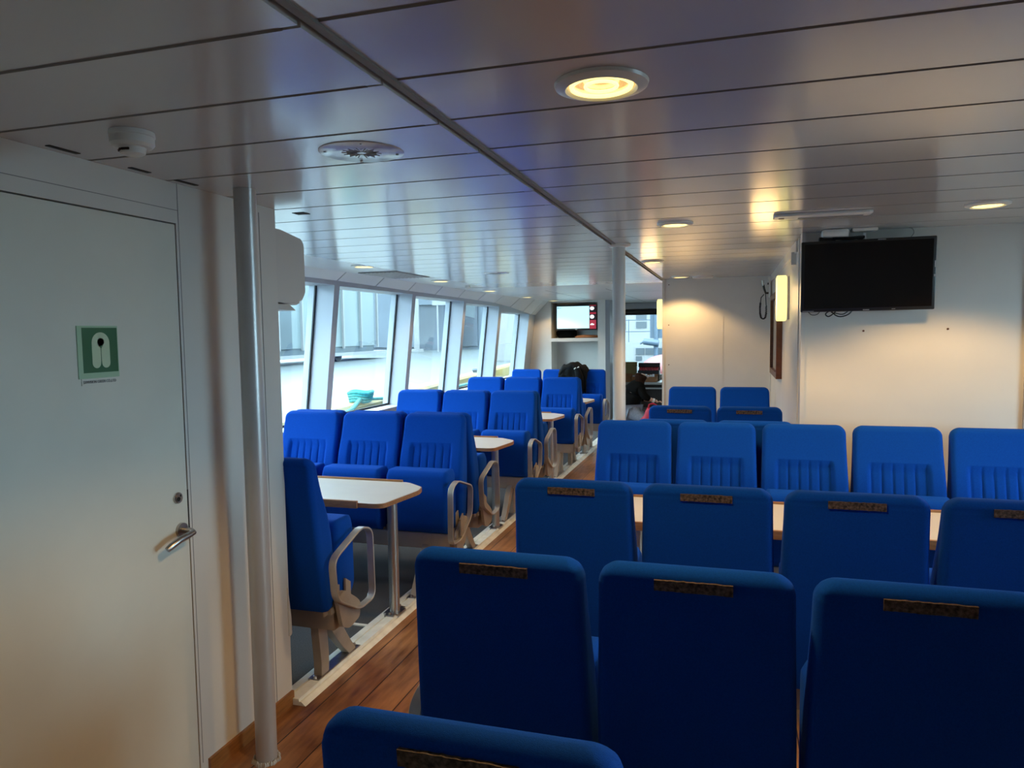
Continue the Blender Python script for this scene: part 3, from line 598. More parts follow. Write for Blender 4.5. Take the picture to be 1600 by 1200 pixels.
# ------------------------------------------------------------------ seats
W2 = 0.2275
FR = [(0.39, 0.10), (0.42, 0.13), (0.50, 0.145), (0.62, 0.140), (0.74, 0.128), (0.82, 0.112), (0.90, 0.086), (0.94, 0.070), (1.0, 0.052), (1.07, 0.034), (1.12, 0.022)]
RR = [(0.39, 0.06), (0.42, 0.045), (0.60, 0.010), (0.80, -0.012), (0.95, -0.026), (1.07, -0.036), (1.12, -0.040)]
TOP, BOT = 1.112, 0.395
def sstep(a, b_, x): t = min(1, max(0, (x - a) / (b_ - a))); return t * t * (3 - 2 * t)
def backrest():
    b = nb(); NF = 72; zs = [BOT + 0.004 * k for k in range(4)]
    z = BOT + 0.016
    while z < 0.90: zs.append(z); z += 0.03
    while z < 0.93: zs.append(z); z += 0.006
    while z < TOP - 0.07: zs.append(z); z += 0.02
    for k in range(13): a = PI / 2 * k / 12; zs.append(TOP - 0.05 + 0.05 * math.sin(a))
    R = 0.05; rows = []
    for z in zs:
        hw = W2 - 0.010 * sstep(0.6, 1.1, z)
        if z > TOP - R: hw -= R - math.sqrt(max(0, R * R - (z - TOP + R) ** 2))
        if z < BOT + 0.015: hw -= 0.01 * (1 - (z - BOT) / 0.015)
        f = lerp_tab(FR, z); r = lerp_tab(RR, z)
        # thin the top edge
        te = max(0, (z - (TOP - 0.028)) / 0.028); sh = 1 - math.sqrt(max(0, 1 - te * te)); m_ = (f + r) / 2; f = f + (m_ - f) * sh; r = r + (m_ - r) * sh
        row = []
        cr_ = min(0.022, (f - r) * 0.45)
        # front from -hw to hw
        for k in range(NF + 1):
            x = -hw + 2 * hw * k / NF; d = hw - abs(x); e = 0
            if d < cr_: e = cr_ - math.sqrt(max(0, cr_ * cr_ - (cr_ - d) ** 2))
            y = f - e
            inx = 1 - sstep(0.125, 0.160, abs(x))
            # pocket below the headrest, with ribs
            pk = (1 - sstep(0.895, 0.925, z)) * inx
            y -= 0.020 * pk * (sstep(0.42, 0.85, z))
            rib = 0
            for q in (-0.135, -0.081, -0.027, 0.027, 0.081, 0.135):
                rib = max(rib, 1 - min(1, abs(x - q) / 0.009))
            y -= 0.010 * rib * (1 - sstep(0.885, 0.90, z))
            row.append((x, y))
        for k in range(1, 6): t = k / 6; row.append((hw, (f - cr_) * (1 - t) + (r + cr_) * t))
        for k in range(NF + 1):
            x = hw - 2 * hw * k / NF; d = hw - abs(x); e = 0
            if d < cr_: e = cr_ - math.sqrt(max(0, cr_ * cr_ - (cr_ - d) ** 2))
            seam = 0.0025 * (1 - min(1, abs(z - (TOP - 0.036)) / 0.004)) 
            row.append((x, r + e + seam))
        for k in range(1, 6): t = k / 6; row.append((-hw, (r + cr_) * (1 - t) + (f - cr_) * t))
        rows.append([b.verts.new((x, y, z)) for x, y in row])
    n = len(rows[0])
    for A, B in zip(rows[:-1], rows[1:]):
        for k in range(n): b.faces.new((A[k], A[(k + 1) % n], B[(k + 1) % n], B[k]))
    b.faces.new(rows[0][::-1]); b.faces.new(rows[-1])
    return b
def cushion():
    b = nb(); rows = []
    z0, z1, y0, y1 = 0.372, 0.782, 0.185, 0.345
    prof = rounded([(y0, z0), (y0, z1), (y1 - 0.02, z1), (y1, z1 - 0.03), (y1 + 0.005, z0 + 0.05), (y1 - 0.05, z0)], 0.035, 6)
    NX = 14; hw = 0.212; cx = (y0 + y1) / 2; cz = (z0 + z1) / 2
    for k in range(-NX, NX + 1):
        x = hw * k / NX
        d = hw - abs(x); e = 0.018 - math.sqrt(max(0, 0.018 ** 2 - (0.018 - min(d, 0.018)) ** 2))
        rows.append([b.verts.new((x, p[0] + (e if p[0] < cx else -e), p[1] + (e if p[1] < cz else -e))) for p in prof])
    # extra rings at the ends for roundness
    n = len(prof)
    for A, B in zip(rows[:-1], rows[1:]):
        for q in range(n): b.faces.new((A[q], A[(q + 1) % n], B[(q + 1) % n], B[q]))
    b.faces.new(rows[0][::-1]); b.faces.new(rows[-1])
    return b
SEAT = {}
def keep(o): C.objects.unlink(o); return o
SEAT['back'] = keep(obj('backrest', backrest(), 'fabric', smooth=True, angle=60))
SEAT['cush'] = keep(obj('tipped_seat', cushion(), 'fabric', smooth=True, angle=60))
b = nb()
prism(b, [(0.06, 0.372), (0.28, 0.372), (0.28, 0.40), (0.22, 0.47), (0.13, 0.50), (0.06, 0.42)], 'x', -0.004, 0.004); box(b, (-0.02, 0.09, 0.371), (0.02, 0.26, 0.401))
SEAT['hinge'] = keep(obj('hinge_bracket', b, 'beige'))
b = nb(); vs = []
N = 24
for i in range(N + 1):
    x = -0.086 + 0.172 * i / N
    zt = 1.087 + random.uniform(-0.0008, 0.0008); zb_ = 1.062 + random.uniform(-0.0008, 0.0008)
    yt = lerp_tab(RR, zt); yb = lerp_tab(RR, zb_)
    vs.append([b.verts.new((x, yt + 0.001, zt)), b.verts.new((x, yb + 0.001, zb_)), b.verts.new((x, yb - 0.007, zb_)), b.verts.new((x, yt - 0.007, zt))])
for A, B in zip(vs[:-1], vs[1:]):
    for k in range(4): b.faces.new((A[k], A[(k + 1) % 4], B[(k + 1) % 4], B[k]))
b.faces.new(vs[0][::-1]); b.faces.new(vs[-1])
SEAT['strip'] = keep(obj('hook_strip', b, 'velcro')); SEAT['strip']['label'] = 'worn dark brown hook strip'
b = nb(); path = rounded([(0.31, 0.723), (0.405, 0.690), (0.415, 0.350), (0.265, 0.345), (0.075, 0.455), (0.055, 0.640)], 0.045, 5); band(b, path[::-1], 0.018, -0.009)
SEAT['arm'] = keep(obj('armrest', b, 'armbar', smooth=True, angle=50, bevel=0.002)); SEAT['arm']['label'] = 'pale metal loop armrest'
b = nb(); prism(b, rounded([(0.10, 0.445), (0.16, 0.47), (0.27, 0.395), (0.31, 0.36), (0.30, 0.29), (0.20, 0.27), (0.14, 0.30)], 0.02, 3), 'x', -0.010, 0.010); prism(b, [(0.22, 0.36), (0.27, 0.36), (0.27, 0.47), (0.225, 0.50)], 'x', -0.028, -0.018); lathe(b, [(0, 0.004), (0.012, 0), (0, -0.004)], (0, 0.2, 0.41), 12)
SEAT['plate'] = keep(obj('armrest_plate', b, 'beige')); 
def seat(x, y, rz, label, group, strip=False, arm=0):
    o = empty('ferry_seat', (x, y, 0), rz); tag(o, label, 'seat', group)
    parts = ['back', 'cush', 'hinge', 'hinge'] + (['strip'] if strip else [])
    for q, p in enumerate(parts):
        c = SEAT[p].copy(); C.objects.link(c); c.parent = o
        if p == 'hinge': c.location = (0.205 if q == 2 else -0.205, 0, 0)
    if arm:
        for p in ('arm', 'plate'):
            c = SEAT[p].copy(); C.objects.link(c); c.parent = o; c.location = (arm * 0.262 * (1 if abs(rz) < 1 else -1), 0, 0)
            if p == 'plate': c.location.x -= 0.016 * arm * (1 if abs(rz) < 1 else -1)
    return o
def frame(x0, x1, y, rz, label, legs, group='seat frames'):
    s = 1 if abs(rz) < 1 else -1
    o = empty('seat_frame', (0, y, 0)); tag(o, label, 'seat frame', group)
    Y = lambda v: v * s
    b = nb(); ya, yb = sorted((Y(0.15), Y(0.29))); box(b, (x0, ya, 0.27), (x1, yb, 0.372), 0.006); obj('beam', b, 'beige', o, True)
    for lx in legs:
        for kind, prof in (('rear', [(0.15, 0.30), (0.215, 0.30), (0.235, 0.20), (0.24, 0.10), (0.235, 0.026), (0.17, 0.026), (0.172, 0.10)]),
                           ('front', [(0.225, 0.30), (0.29, 0.30), (0.36, 0.22), (0.43, 0.12), (0.50, 0.026), (0.435, 0.026), (0.37, 0.09), (0.31, 0.16), (0.26, 0.23)])):
            b = nb(); prism(b, [(Y(a), z) for a, z in prof], 'x', lx - 0.022, lx + 0.022)
            obj('leg', b, 'beige', o, bevel=0.003)
        b = nb(); ya, yb = sorted((Y(0.13), Y(0.53))); box(b, (lx - 0.03, ya, 0.0 if lx > -1.8 or lx < -2 else 0.024), (lx + 0.03, yb, 0.034), 0.003)
        for q in (0.145, 0.515): lathe(b, [(0, 0.046), (0.009, 0.044), (0.010, 0.034)], (lx, Y(q), 0), 8)
        obj('foot_plate', b, 'steel', o)
    return o
# port side: seats in threes
PX = (-1.905, -2.375, -2.845)
where = ('aisle', 'middle', 'window')
port = [  # y, facing us?, key, words
 (2.745, 0, 'nearest left row, beside the white wall corner'),
 (4.49, 1, 'nearest left row facing the camera, behind the first table'),
 (4.59, 0, 'left row back to back behind the first table row'),
 (6.33, 1, 'second left row facing the camera, behind the second table'),
 (6.43, 0, 'left row back to back behind the second table row'),
 (8.27, 1, 'third left row facing the camera, behind the third table'),
 (8.37, 0, 'left row back to back behind the third table row'),
 (10.13, 1, 'last left row facing the camera, below the lit screen')]
for (y, facing, wd) in port:
    rz = PI if facing else 0
    dx = -0.06 if y < 3 else 0
    for i, x in enumerate(PX):
        x += dx
        if i == 0: lab = ('blue aisle seat with loop armrest, ' + wd)
        elif i == 1: lab = 'blue middle seat of three, ' + wd
        else: lab = 'blue window-end seat of three, ' + wd
        seat(x, y, rz, lab, 'blue seats on the window side', arm=(1 if i == 0 else 0))
    frame(-3.3, -1.70 + dx, y, rz, 'beige beam and legs under the ' + wd, (-1.87, -3.05))
# starboard block
SX = [-0.548 + 0.4715 * k for k in range(6)]
ordn = ('leftmost', 'second', 'third', 'fourth', 'fifth', 'sixth')
def row(y, n, facing, words, strip, first=0, x0=None, arm=True):
    rz = PI if facing else 0
    xs = SX if x0 is None else [x0 + 0.4715 * k for k in range(6)]
    for i in range(n):
        seat(xs[i], y, rz, ordn[i] + ' blue seat from the aisle, ' + words, 'blue seats on the right of the aisle', strip=strip, arm=(-1 if i == 0 and arm else 0))
    frame(xs[0] - 0.22, xs[n - 1] + 0.24, y, rz, 'beige beam and legs under the ' + words, (xs[0] - 0.05, xs[n - 1] - 0.02))
seat(-0.345, 0.90, 0, 'blue seat back cut off at the bottom edge, nearest to the camera', 'blue seats on the right of the aisle', strip=True)
frame(-0.57, -0.10, 0.90, 0, 'beige beam and legs under the nearest seat at the bottom edge', (-0.345,))
row(1.665, 4, 0, 'front row of dark backs with brown strips', True)
row(2.56, 5, 0, 'second row of dark backs, before the long table', True)
row(4.33, 5, 1, 'right row facing the camera behind the long table', False, arm=False)
row(4.45, 2, 0, 'row hidden back to back behind the camera-facing right row', False, x0=-0.335, arm=False)
row(5.27, 2, 0, 'distant dark pair with strips before the far cream wall', True, x0=-0.345)
row(7.05, 2, 1, 'farthest dark pair against the far cream wall', False, x0=-0.345)

# ------------------------------------------------------------------ tables
def table(x_end, x_far, yc, legx, label, legs=((0,),), flip=1):
    o = empty('dining_table', (legx, yc, 0)); tag(o, label, 'table', 'cream topped tables')
    e = x_end - legx; fx = x_far - legx; z0, z1 = 0.712, 0.736; hw = 0.285; s = 1 if e > fx else -1
    outl = rounded([(fx, -hw), (e - s * 0.10, -hw), (e - s * 0.05, -hw + 0.02), (e, hw * 0.30), (e - s * 0.02, hw * 0.62), (e - s * 0.16, hw), (fx, hw)], 0.03, 4)
    b = nb(); prism(b, outl, 'z', z0, z1 + 0.0005); obj('edge_band', b, 'woodedge', o)
    sc = [((px - (e + fx) / 2) * (1 - 0.012 / abs(e - fx)) + (e + fx) / 2, py * (1 - 0.004 / hw)) for px, py in outl]
    b = nb(); prism(b, sc, 'z', z1 - 0.004, z1 + 0.0015); obj('tabletop', b, 'tabletop', o)
    for q in (-1, 1):
        b = nb(); xa, xb = sorted((fx, e - s * 0.20)); box(b, (xa, q * hw - 0.010, z0 - 0.004), (xb, q * hw + 0.008, z1 + 0.013), 0.003); obj('fiddle_rail', b, 'woodedge', o, True)
    for (lx, ly) in legs:
        b = nb(); tube(b, [(lx, ly, 0.036), (lx, ly, z0)], 0.030, 24); obj('leg', b, 'alu', o, True)
        b = nb(); box(b, (lx - 0.05, ly - 0.05, 0.0 if flip < 0 else 0.024), (lx + 0.05, ly + 0.05, 0.038), 0.004)
        for a in (-1, 1): lathe(b, [(0, 0.052), (0.009, 0.050), (0.01, 0.038)], (lx + a * 0.0, ly + a * 0.062, 0), 8)
        box(b, (lx - 0.03, ly - 0.08, 0.0 if flip < 0 else 0.024), (lx + 0.03, ly + 0.08, 0.036), 0.003)
        obj('foot_plate', b, 'steel', o)
for yc, lab in ((3.74, 'cream table with wooden edge, first and nearest beside the left seats'), (5.65, 'cream table with wooden edge, second along the left seats'), (7.60, 'cream table with wooden edge, third along the left seats'), (9.44, 'smallest cream table end, fourth along the left seats')):
    table(-1.735, -3.38, yc, -1.87, lab, legs=((0, 0.0),))
table(-0.72, 1.85, 3.67, -0.55, 'long cream table between the second and third right seat rows', legs=((0.1, 0), (2.1, 0)), flip=-1)

# ------------------------------------------------------------------ forward end: niche with screen, passage, counter, window
BY = 12.6
b = nb()
box(b, (-3.75, BY, 0), (-3.075, BY + 0.08, 2.2))
box(b, (-2.235, BY, 0), (-2.10, BY + 0.7, 2.2))
box(b, (-3.075, BY, 2.165), (-2.235, BY + 0.08, 2.2))
struct(obj('wall_far_left', b, 'wall'), 'white forward bulkhead with an open niche')
b = nb(); box(b, (-3.13, BY + 0.45, 0), (-2.18, BY + 0.5, 2.2)); box(b, (-3.13, BY + 0.08, 0), (-3.075, BY + 0.45, 2.2)); struct(obj('wall_niche', b, 'wall'), 'recess behind the lit screen')
b = nb(); box(b, (-3.075, BY, 1.475), (-2.235, BY + 0.45, 1.535)); tag(obj('niche_shelf', b, 'white_paint'), 'white shelf below the lit screen in the niche', 'shelf')
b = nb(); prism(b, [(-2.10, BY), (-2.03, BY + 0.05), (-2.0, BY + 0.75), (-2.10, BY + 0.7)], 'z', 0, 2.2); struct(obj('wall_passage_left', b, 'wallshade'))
b = nb(); box(b, (-2.10, 13.30, 0), (-2.02, 14.25, 2.2)); struct(obj('wall_passage_left_2', b, 'white_paint'))
# screen
ts = empty('information_screen', (-2.63, BY + 0.06, 1.90)); tag(ts, 'lit pale blue screen with red side column in the far niche', 'screen')
b = nb(); box(b, (-0.375, 0, -0.225), (0.375, 0.05, 0.225), 0.006); obj('frame', b, 'black', ts, True)
b = nb(); box(b, (-0.350, -0.003, -0.195), (0.235, 0.0, 0.198)); obj('bright_panel', b, 'tvglow', ts)
b = nb(); box(b, (0.240, -0.003, -0.205), (0.355, 0.0, 0.21)); obj('red_panel', b, 'tvred', ts)
b = nb(); b.free()
for z0, z1 in ((0.085, 0.20), (-0.05, 0.055)): bx('dark_patch', (0.240, -0.0045, z0), (0.355, -0.003, z1), 'tvblack', ts)
b = nb()
b.free()
for (x, z, rx, rz_) in ((0.285, 0.155, 0.040, 0.033), (0.285, 0.008, 0.040, 0.035)):
    b = nb(); prism(b, [(x + rx * math.cos(2 * PI * k / 24), z + rz_ * math.sin(2 * PI * k / 24)) for k in range(24)], 'y', -0.006, -0.0045); obj('white_disc', b, 'tvwhite', ts)
b = nb(); prism(b, [(0.250, -0.140), (0.320, -0.140), (0.323, -0.122), (0.300, -0.112), (0.285, -0.104), (0.255, -0.118)], 'y', -0.006, -0.003)
obj('white_shape', b, 'tvwhite', ts)
b = nb(); box(b, (-0.338, -0.004, 0.165), (-0.320, -0.003, 0.176)); box(b, (-0.312, -0.004, 0.167), (-0.27, -0.003, 0.172)); obj('corner_mark', b, 'mastgrey', ts)
b = nb(); box(b, (-0.02, -0.002, -0.219), (0.02, 0.0, -0.208)); obj('badge', b, 'alu', ts)
b = nb(); box(b, (-0.2, 0.05, -0.1), (0.2, 0.39, 0.1)); obj('wall_mount', b, 'black', ts)
# lumpy things
def lump(name, c, s, m, seed, label, cat, sub=3, amp=0.25, flatten=None):
    rnd = random.Random(seed); b = nb(); bmesh.ops.create_icosphere(b, subdivisions=sub, radius=1)
    ph = [(rnd.uniform(1.5, 5), rnd.uniform(0, 6), Vector((rnd.uniform(-1, 1), rnd.uniform(-1, 1), rnd.uniform(-1, 1))).normalized()) for _ in range(7)]
    for v in b.verts:
        d = sum(math.sin(f * v.co.dot(a) * 2 + p) for f, p, a in ph) / 7
        v.co *= 1 + amp * d
        v.co = Vector((v.co.x * s[0], v.co.y * s[1], v.co.z * s[2]))
        if flatten is not None and v.co.z < flatten: v.co.z = flatten
    o = obj(name, b, m, smooth=True, angle=180); o.location = c; tag(o, label, cat); return o
bag = lump('bag', (-2.98 + 0.12, BY + 0.29, 1.60), (0.19, 0.11, 0.12), 'blackcloth', 3, 'black bag slumped on the niche shelf below the screen', 'bag', flatten=-0.065)
bag2 = lump('cloth_bundle', (-2.46, BY + 0.17, 1.555), (0.21, 0.10, 0.035), 'card', 5, 'low reddish-brown bundle of small items on the niche shelf', 'bundle', flatten=-0.02)
# jacket hanging over the aisle-end of the last row
def jacket():
    o = empty('black_jacket', (-2.13, 10.10, 0)); tag(o, 'black padded jacket slung over the last row seat backs', 'jacket')
    b = nb(); N = 26; Mv = 30
    path = [(-0.17, 0.86), (-0.16, 1.0), (-0.10, 1.10), (-0.02, 1.150), (0.05, 1.14), (0.085, 1.08), (0.10, 0.95), (0.11, 0.86)]
    def pp(t):
        u = t * (len(path) - 1); i = min(int(u), len(path) - 2); f = u - i; return (path[i][0] * (1 - f) + path[i + 1][0] * f, path[i][1] * (1 - f) + path[i + 1][1] * f)
    g = []
    for i in range(N + 1):
        u = i / N; x = -0.20 + 0.40 * u; r_ = []
        for j in range(Mv + 1):
            t = j / Mv; y, z = pp(t)
            hang = 0.20 * math.exp(-((u - 0.55) / 0.28) ** 2) * (1 if t < 0.3 else 0.2)
            puff = 0.020 * math.sin(j * 1.9 + 1.5 * math.sin(i * 0.5)) + 0.016 * math.sin(i * 0.9 + j * 0.4)
            arch = 0.055 * math.exp(-((u - 0.5) / 0.28) ** 2) * (1 if 0.2 < t < 0.8 else 0.3)
            edge = -0.05 * max(0, abs(u - 0.5) - 0.38) / 0.12
            r_.append(b.verts.new((x, y + puff * 0.6, z + arch + puff * 0.5 + edge - (hang if z < 0.95 and y < 0 else 0))))
        g.append(r_)
    for A, B in zip(g[:-1], g[1:]):
        for j in range(Mv): b.faces.new((A[j], A[j + 1], B[j + 1], B[j]))
    ob_ = obj('jacket_body', b, 'jacket', o, True, angle=180); md = ob_.modifiers.new('s', 'SOLIDIFY'); md.thickness = 0.03; md.offset = 0
    b = nb(); tube(b, [(0.07, -0.155, 1.13), (0.11, -0.185, 1.02), (0.13, -0.19, 0.88), (0.10, -0.19, 0.72), (0.06, -0.19, 0.66)], [0.04, 0.055, 0.05, 0.045, 0.035], 12); obj('sleeve', b, 'jacket', o, True)
    b = nb()
    b.free()
    for (x, z) in ((0.04, 1.135), (0.085, 1.15)): b = nb(); tube(b, [(x - 0.01, -0.155, z - 0.012), (x + 0.012, -0.158, z + 0.008)], 0.009, 8); obj('toggle', b, 'plastic', o, True)
jacket()

# front window wall (Y = 14.25)
FY = 14.25
b = nb()
box(b, (-2.6, FY, 0), (-0.6, FY + 0.08, 0.80)); box(b, (-2.6, FY, 2.06), (-0.6, FY + 0.08, 2.2)); box(b, (-2.6, FY, 0.80), (-2.02, FY + 0.08, 2.06))
struct(obj('wall_front', b, 'wall'), 'front wall around the bow window')
b = nb(); box(b, (-2.02, FY + 0.03, 0.80), (-0.70, FY + 0.04, 2.06)); struct(obj('window_8', b, 'glass'), 'bow window looking onto a white ship')
bl = empty('roller_blind', (-1.36, FY - 0.04, 2.03)); tag(bl, 'black rolled-up blind across the top of the bow window', 'blind')
b = nb(); tube(b, [(-0.63, 0, 0), (0.63, 0, 0)], 0.035, 16); obj('roll', b, 'black', bl, True)
b = nb(); box(b, (-0.62, 0.0, -0.075), (0.62, 0.02, -0.02)); obj('hem_bar', b, 'gap', bl)
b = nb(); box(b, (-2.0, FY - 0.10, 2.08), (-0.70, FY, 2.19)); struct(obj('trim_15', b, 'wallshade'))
# counter
ct = empty('counter', (-1.36, 13.75, 0)); tag(ct, 'grey counter below the bow window, boxes standing on it', 'counter')
b = nb(); box(b, (-0.64, -0.35, 0.655), (0.64, 0.49, 0.70), 0.01); obj('worktop', b, 'counter', ct, True)
b = nb(); box(b, (-0.64, -0.33, 0.575), (0.64, -0.31, 0.60)); obj('front_rail', b, 'counter', ct)
b = nb(); box(b, (-0.64, -0.05, 0), (0.64, 0.49, 0.645)); obj('base_unit', b, 'darkunit', ct)
def carton(name, x0, x1, y0, y1, z, h, m, label, fill=None):
    o = empty(name, ((x0 + x1) / 2, (y0 + y1) / 2, z)); tag(o, label, 'box', 'goods on the counter'); a, c = (x1 - x0) / 2, (y1 - y0) / 2; t = 0.006
    b = nb(); box(b, (-a, -c, 0), (a, c, t)); box(b, (-a, -c, 0), (-a + t, c, h)); box(b, (a - t, -c, 0), (a, c, h)); box(b, (-a, -c, 0), (a, -c + t, h)); box(b, (-a, c - t, 0), (a, c, h * 1.3)); obj('tray', b, m, o)
    return o
carton('cardboard_tray', -1.76, -1.30, 13.44, 13.74, 0.70, 0.10, 'card', 'brown cardboard tray of packets on the counter, behind the person')
carton('cardboard_tray', -1.99, -1.77, 13.44, 13.74, 0.70, 0.11, 'card', 'darker cardboard tray at the left counter end, beside the pillar')
carton('khaki_box', -1.98, -1.72, 13.78, 14.0, 0.70, 0.27, 'khaki', 'khaki carton standing behind the trays on the counter')
for k in range(9):
    x = -1.72 + k * 0.045
    b = nb(); box(b, (-0.019, -0.012, 0), (0.019, 0.012, 0.12 + 0.01 * (k % 3)), 0.004); o = obj('packet', b, 'whitepack' if k % 2 == 0 else 'plastic'); o.location = (x, 13.47 + 0.02 * (k % 2), 0.707); o.rotation_euler = (0.15 * (k % 2), 0, 0.2 * (k % 3 - 1)); tag(o, 'white packet standing in the cardboard tray before the red packs', 'packet', 'white packets in the tray')
dc = empty('display_case', (-1.48, 13.86, 0.70)); tag(dc, 'black open display carton of red packs on the counter', 'box', 'goods on the counter')
b = nb(); box(b, (-0.20, -0.11, 0.0), (0.20, 0.10, 0.20)); obj('carton', b, 'black', dc)
b = nb(); prism(b, [(0.10, 0.28), (0.10, 0.33), (0.06, 0.335), (-0.02, 0.26)], 'x', -0.20, 0.20); box(b, (-0.20, 0.085, 0.2), (0.20, 0.10, 0.335)); obj('lid', b, 'black', dc)
for r_ in range(2):
    for k in range(7):
        b = nb(); box(b, (-0.024, -0.03, 0), (0.024, 0.03, 0.022), 0.006); o = obj('red_packet', b, 'redpack'); o.location = (-1.64 + k * 0.053, 13.79 + 0.07 * r_, 0.905 + 0.028 * r_); o.rotation_euler = (0.5, 0.1 * (k % 3 - 1), 0.1 * (k % 2)); tag(o, 'glossy red packet lying in the black display carton', 'packet', 'red packets in the carton')
b = nb(); box(b, (-1.55, 12.75, 0), (-0.95, 13.25, 0.26), 0.01); tag(obj('low_locker', b, 'darkunit'), 'low dark locker on the floor below the counter', 'locker')

# ------------------------------------------------------------------ person kneeling by the counter
def skin(name, verts, edges, radii, m, parent=None, root=0, sub=2):
    me = bpy.data.meshes.new(name); me.from_pydata(verts, edges, []); o = bpy.data.objects.new(name, me); C.objects.link(o)
    md = o.modifiers.new('skin', 'SKIN'); md.use_smooth_shade = True
    for i, r in enumerate(radii):
        me.skin_vertices[0].data[i].radius = (r, r) if isinstance(r, (int, float)) else r; me.skin_vertices[0].data[i].use_root = (i == root)
    sb = o.modifiers.new('sub', 'SUBSURF'); sb.levels = sub; sb.render_levels = sub
    me.materials.append(MT[m])
    if parent: o.parent = parent
    return o
pr = empty('person', (-1.60, 12.30, 0)); tag(pr, 'person in black jacket and pale jeans kneeling by the counter, reaching right', 'person')
# local frame: x right, y away
V = [(-0.05, 0.02, 0.33), (-0.02, 0.01, 0.46), (0.03, -0.01, 0.60), (0.08, 0.0, 0.72), (0.13, 0.01, 0.79), (0.17, 0.02, 0.86), (0.19, 0.02, 0.93),
     (0.16, -0.13, 0.69), (0.22, -0.18, 0.56), (0.33, -0.16, 0.50), (0.385, -0.14, 0.485),
     (-0.01, 0.16, 0.70), (0.05, 0.22, 0.54), (0.20, 0.22, 0.46), (0.28, 0.20, 0.455),
     (0.02, -0.10, 0.27), (0.26, -0.14, 0.13), (0.22, -0.16, 0.07), (-0.10, -0.15, 0.07), (-0.24, -0.15, 0.10),
     (0.0, 0.13, 0.26), (0.24, 0.18, 0.13), (0.20, 0.18, 0.07), (-0.12, 0.18, 0.07), (-0.26, 0.18, 0.10)]
Eg = [(0, 1), (1, 2), (2, 3), (3, 4), (4, 5), (5, 6), (3, 7), (7, 8), (8, 9), (9, 10), (3, 11), (11, 12), (12, 13), (13, 14), (0, 15), (15, 16), (16, 17), (17, 18), (18, 19), (0, 20), (20, 21), (21, 22), (22, 23), (23, 24)]
Rd = [0.08, 0.07, 0.07, 0.06, 0.045, 0.075, 0.07, 0.062, 0.05, 0.035, 0.028, 0.062, 0.05, 0.035, 0.028, 0.06, 0.045, 0.04, 0.04, 0.03, 0.06, 0.045, 0.04, 0.04, 0.03]
skin('body', V, Eg, Rd, 'skin', pr)
# jacket over torso and arms
jv = V[:5] + V[7:10] + V[11:14]
je = [(0, 1), (1, 2), (2, 3), (3, 4), (3, 5), (5, 6), (6, 7), (3, 8), (8, 9), (9, 10)]
skin('jacket', jv, je, [0.175, 0.18, 0.18, 0.145, 0.075, 0.085, 0.07, 0.05, 0.085, 0.07, 0.05], 'blackcloth', pr)
skin('jeans', [V[0]] + V[15:19] + V[20:24], [(0, 1), (1, 2), (2, 3), (3, 4), (0, 5), (5, 6), (6, 7), (7, 8)], [0.155, 0.115, 0.085, 0.075, 0.065, 0.115, 0.085, 0.075, 0.065], 'jeans', pr)
for q, (x, y) in enumerate(((-0.22, -0.15), (-0.24, 0.18))):
    skin('shoe', [(x + 0.03, y, 0.09), (x - 0.06, y, 0.06), (x - 0.10, y, 0.16)], [(0, 1), (1, 2)], [0.045, 0.045, 0.035], 'paleblue', pr)
skin('hair', [(0.175, -0.005, 0.925), (0.15, 0.0, 0.87), (0.13, -0.01, 0.80), (0.15, -0.05, 0.72), (0.17, -0.08, 0.65)], [(0, 1), (1, 2), (2, 3), (3, 4)], [0.105, 0.115, 0.09, 0.07, 0.045], 'hair', pr)
# face on the head's right front side (turned toward the reaching arm)
b = nb(); bmesh.ops.create_uvsphere(b, u_segments=10, v_segments=8, radius=0.008)
for v in b.verts: v.co += Vector((0.245, 0.065, 0.885))
obj('eye', b, 'gap', pr, True)
b = nb(); bmesh.ops.create_uvsphere(b, u_segments=10, v_segments=8, radius=0.012)
for v in b.verts: v.co = Vector((v.co.x * 1.6, v.co.y, v.co.z * 1.2)) + Vector((0.262, 0.05, 0.862))
obj('nose', b, 'skin', pr, True)
def hand(base, d, parent):
    bx_, by_, bz_ = base
    vs = [base, (bx_ + d[0] * 0.05, by_ + d[1] * 0.05, bz_ + d[2] * 0.05)]; es = [(0, 1)]; rs = [0.026, (0.030)]
    skin('palm', vs, es, rs, 'skin', parent, sub=1)
    for k in range(4):
        o_ = (k - 1.5) * 0.017; L = (0.055, 0.068, 0.063, 0.048)[k]; s0 = (bx_ + d[0] * 0.07, by_ + d[1] * 0.07 + o_, bz_ + d[2] * 0.07)
        skin('finger', [s0, (s0[0] + d[0] * L * 0.5, s0[1] + o_ * 0.2, s0[2] - 0.006), (s0[0] + d[0] * L * 0.85, s0[1] + o_ * 0.2, s0[2] - 0.026)], [(0, 1), (1, 2)], [0.009, 0.0085, 0.0075], 'skin', parent, sub=1)
    skin('thumb', [(bx_ + d[0] * 0.02, by_ - 0.025, bz_), (bx_ + d[0] * 0.05, by_ - 0.045, bz_ - 0.005), (bx_ + d[0] * 0.075, by_ - 0.05, bz_ - 0.015)], [(0, 1), (1, 2)], [0.012, 0.010, 0.009], 'skin', parent, sub=1)
hand((0.395, -0.14, 0.48), (1, 0.05, -0.1), pr); hand((0.29, 0.20, 0.45), (1, 0, -0.1), pr)
b = nb(); tube(b, [(0.36, -0.15, 0.492), (0.39, -0.142, 0.482)], 0.036, 14); obj('cuff', b, 'plastic', pr, True)
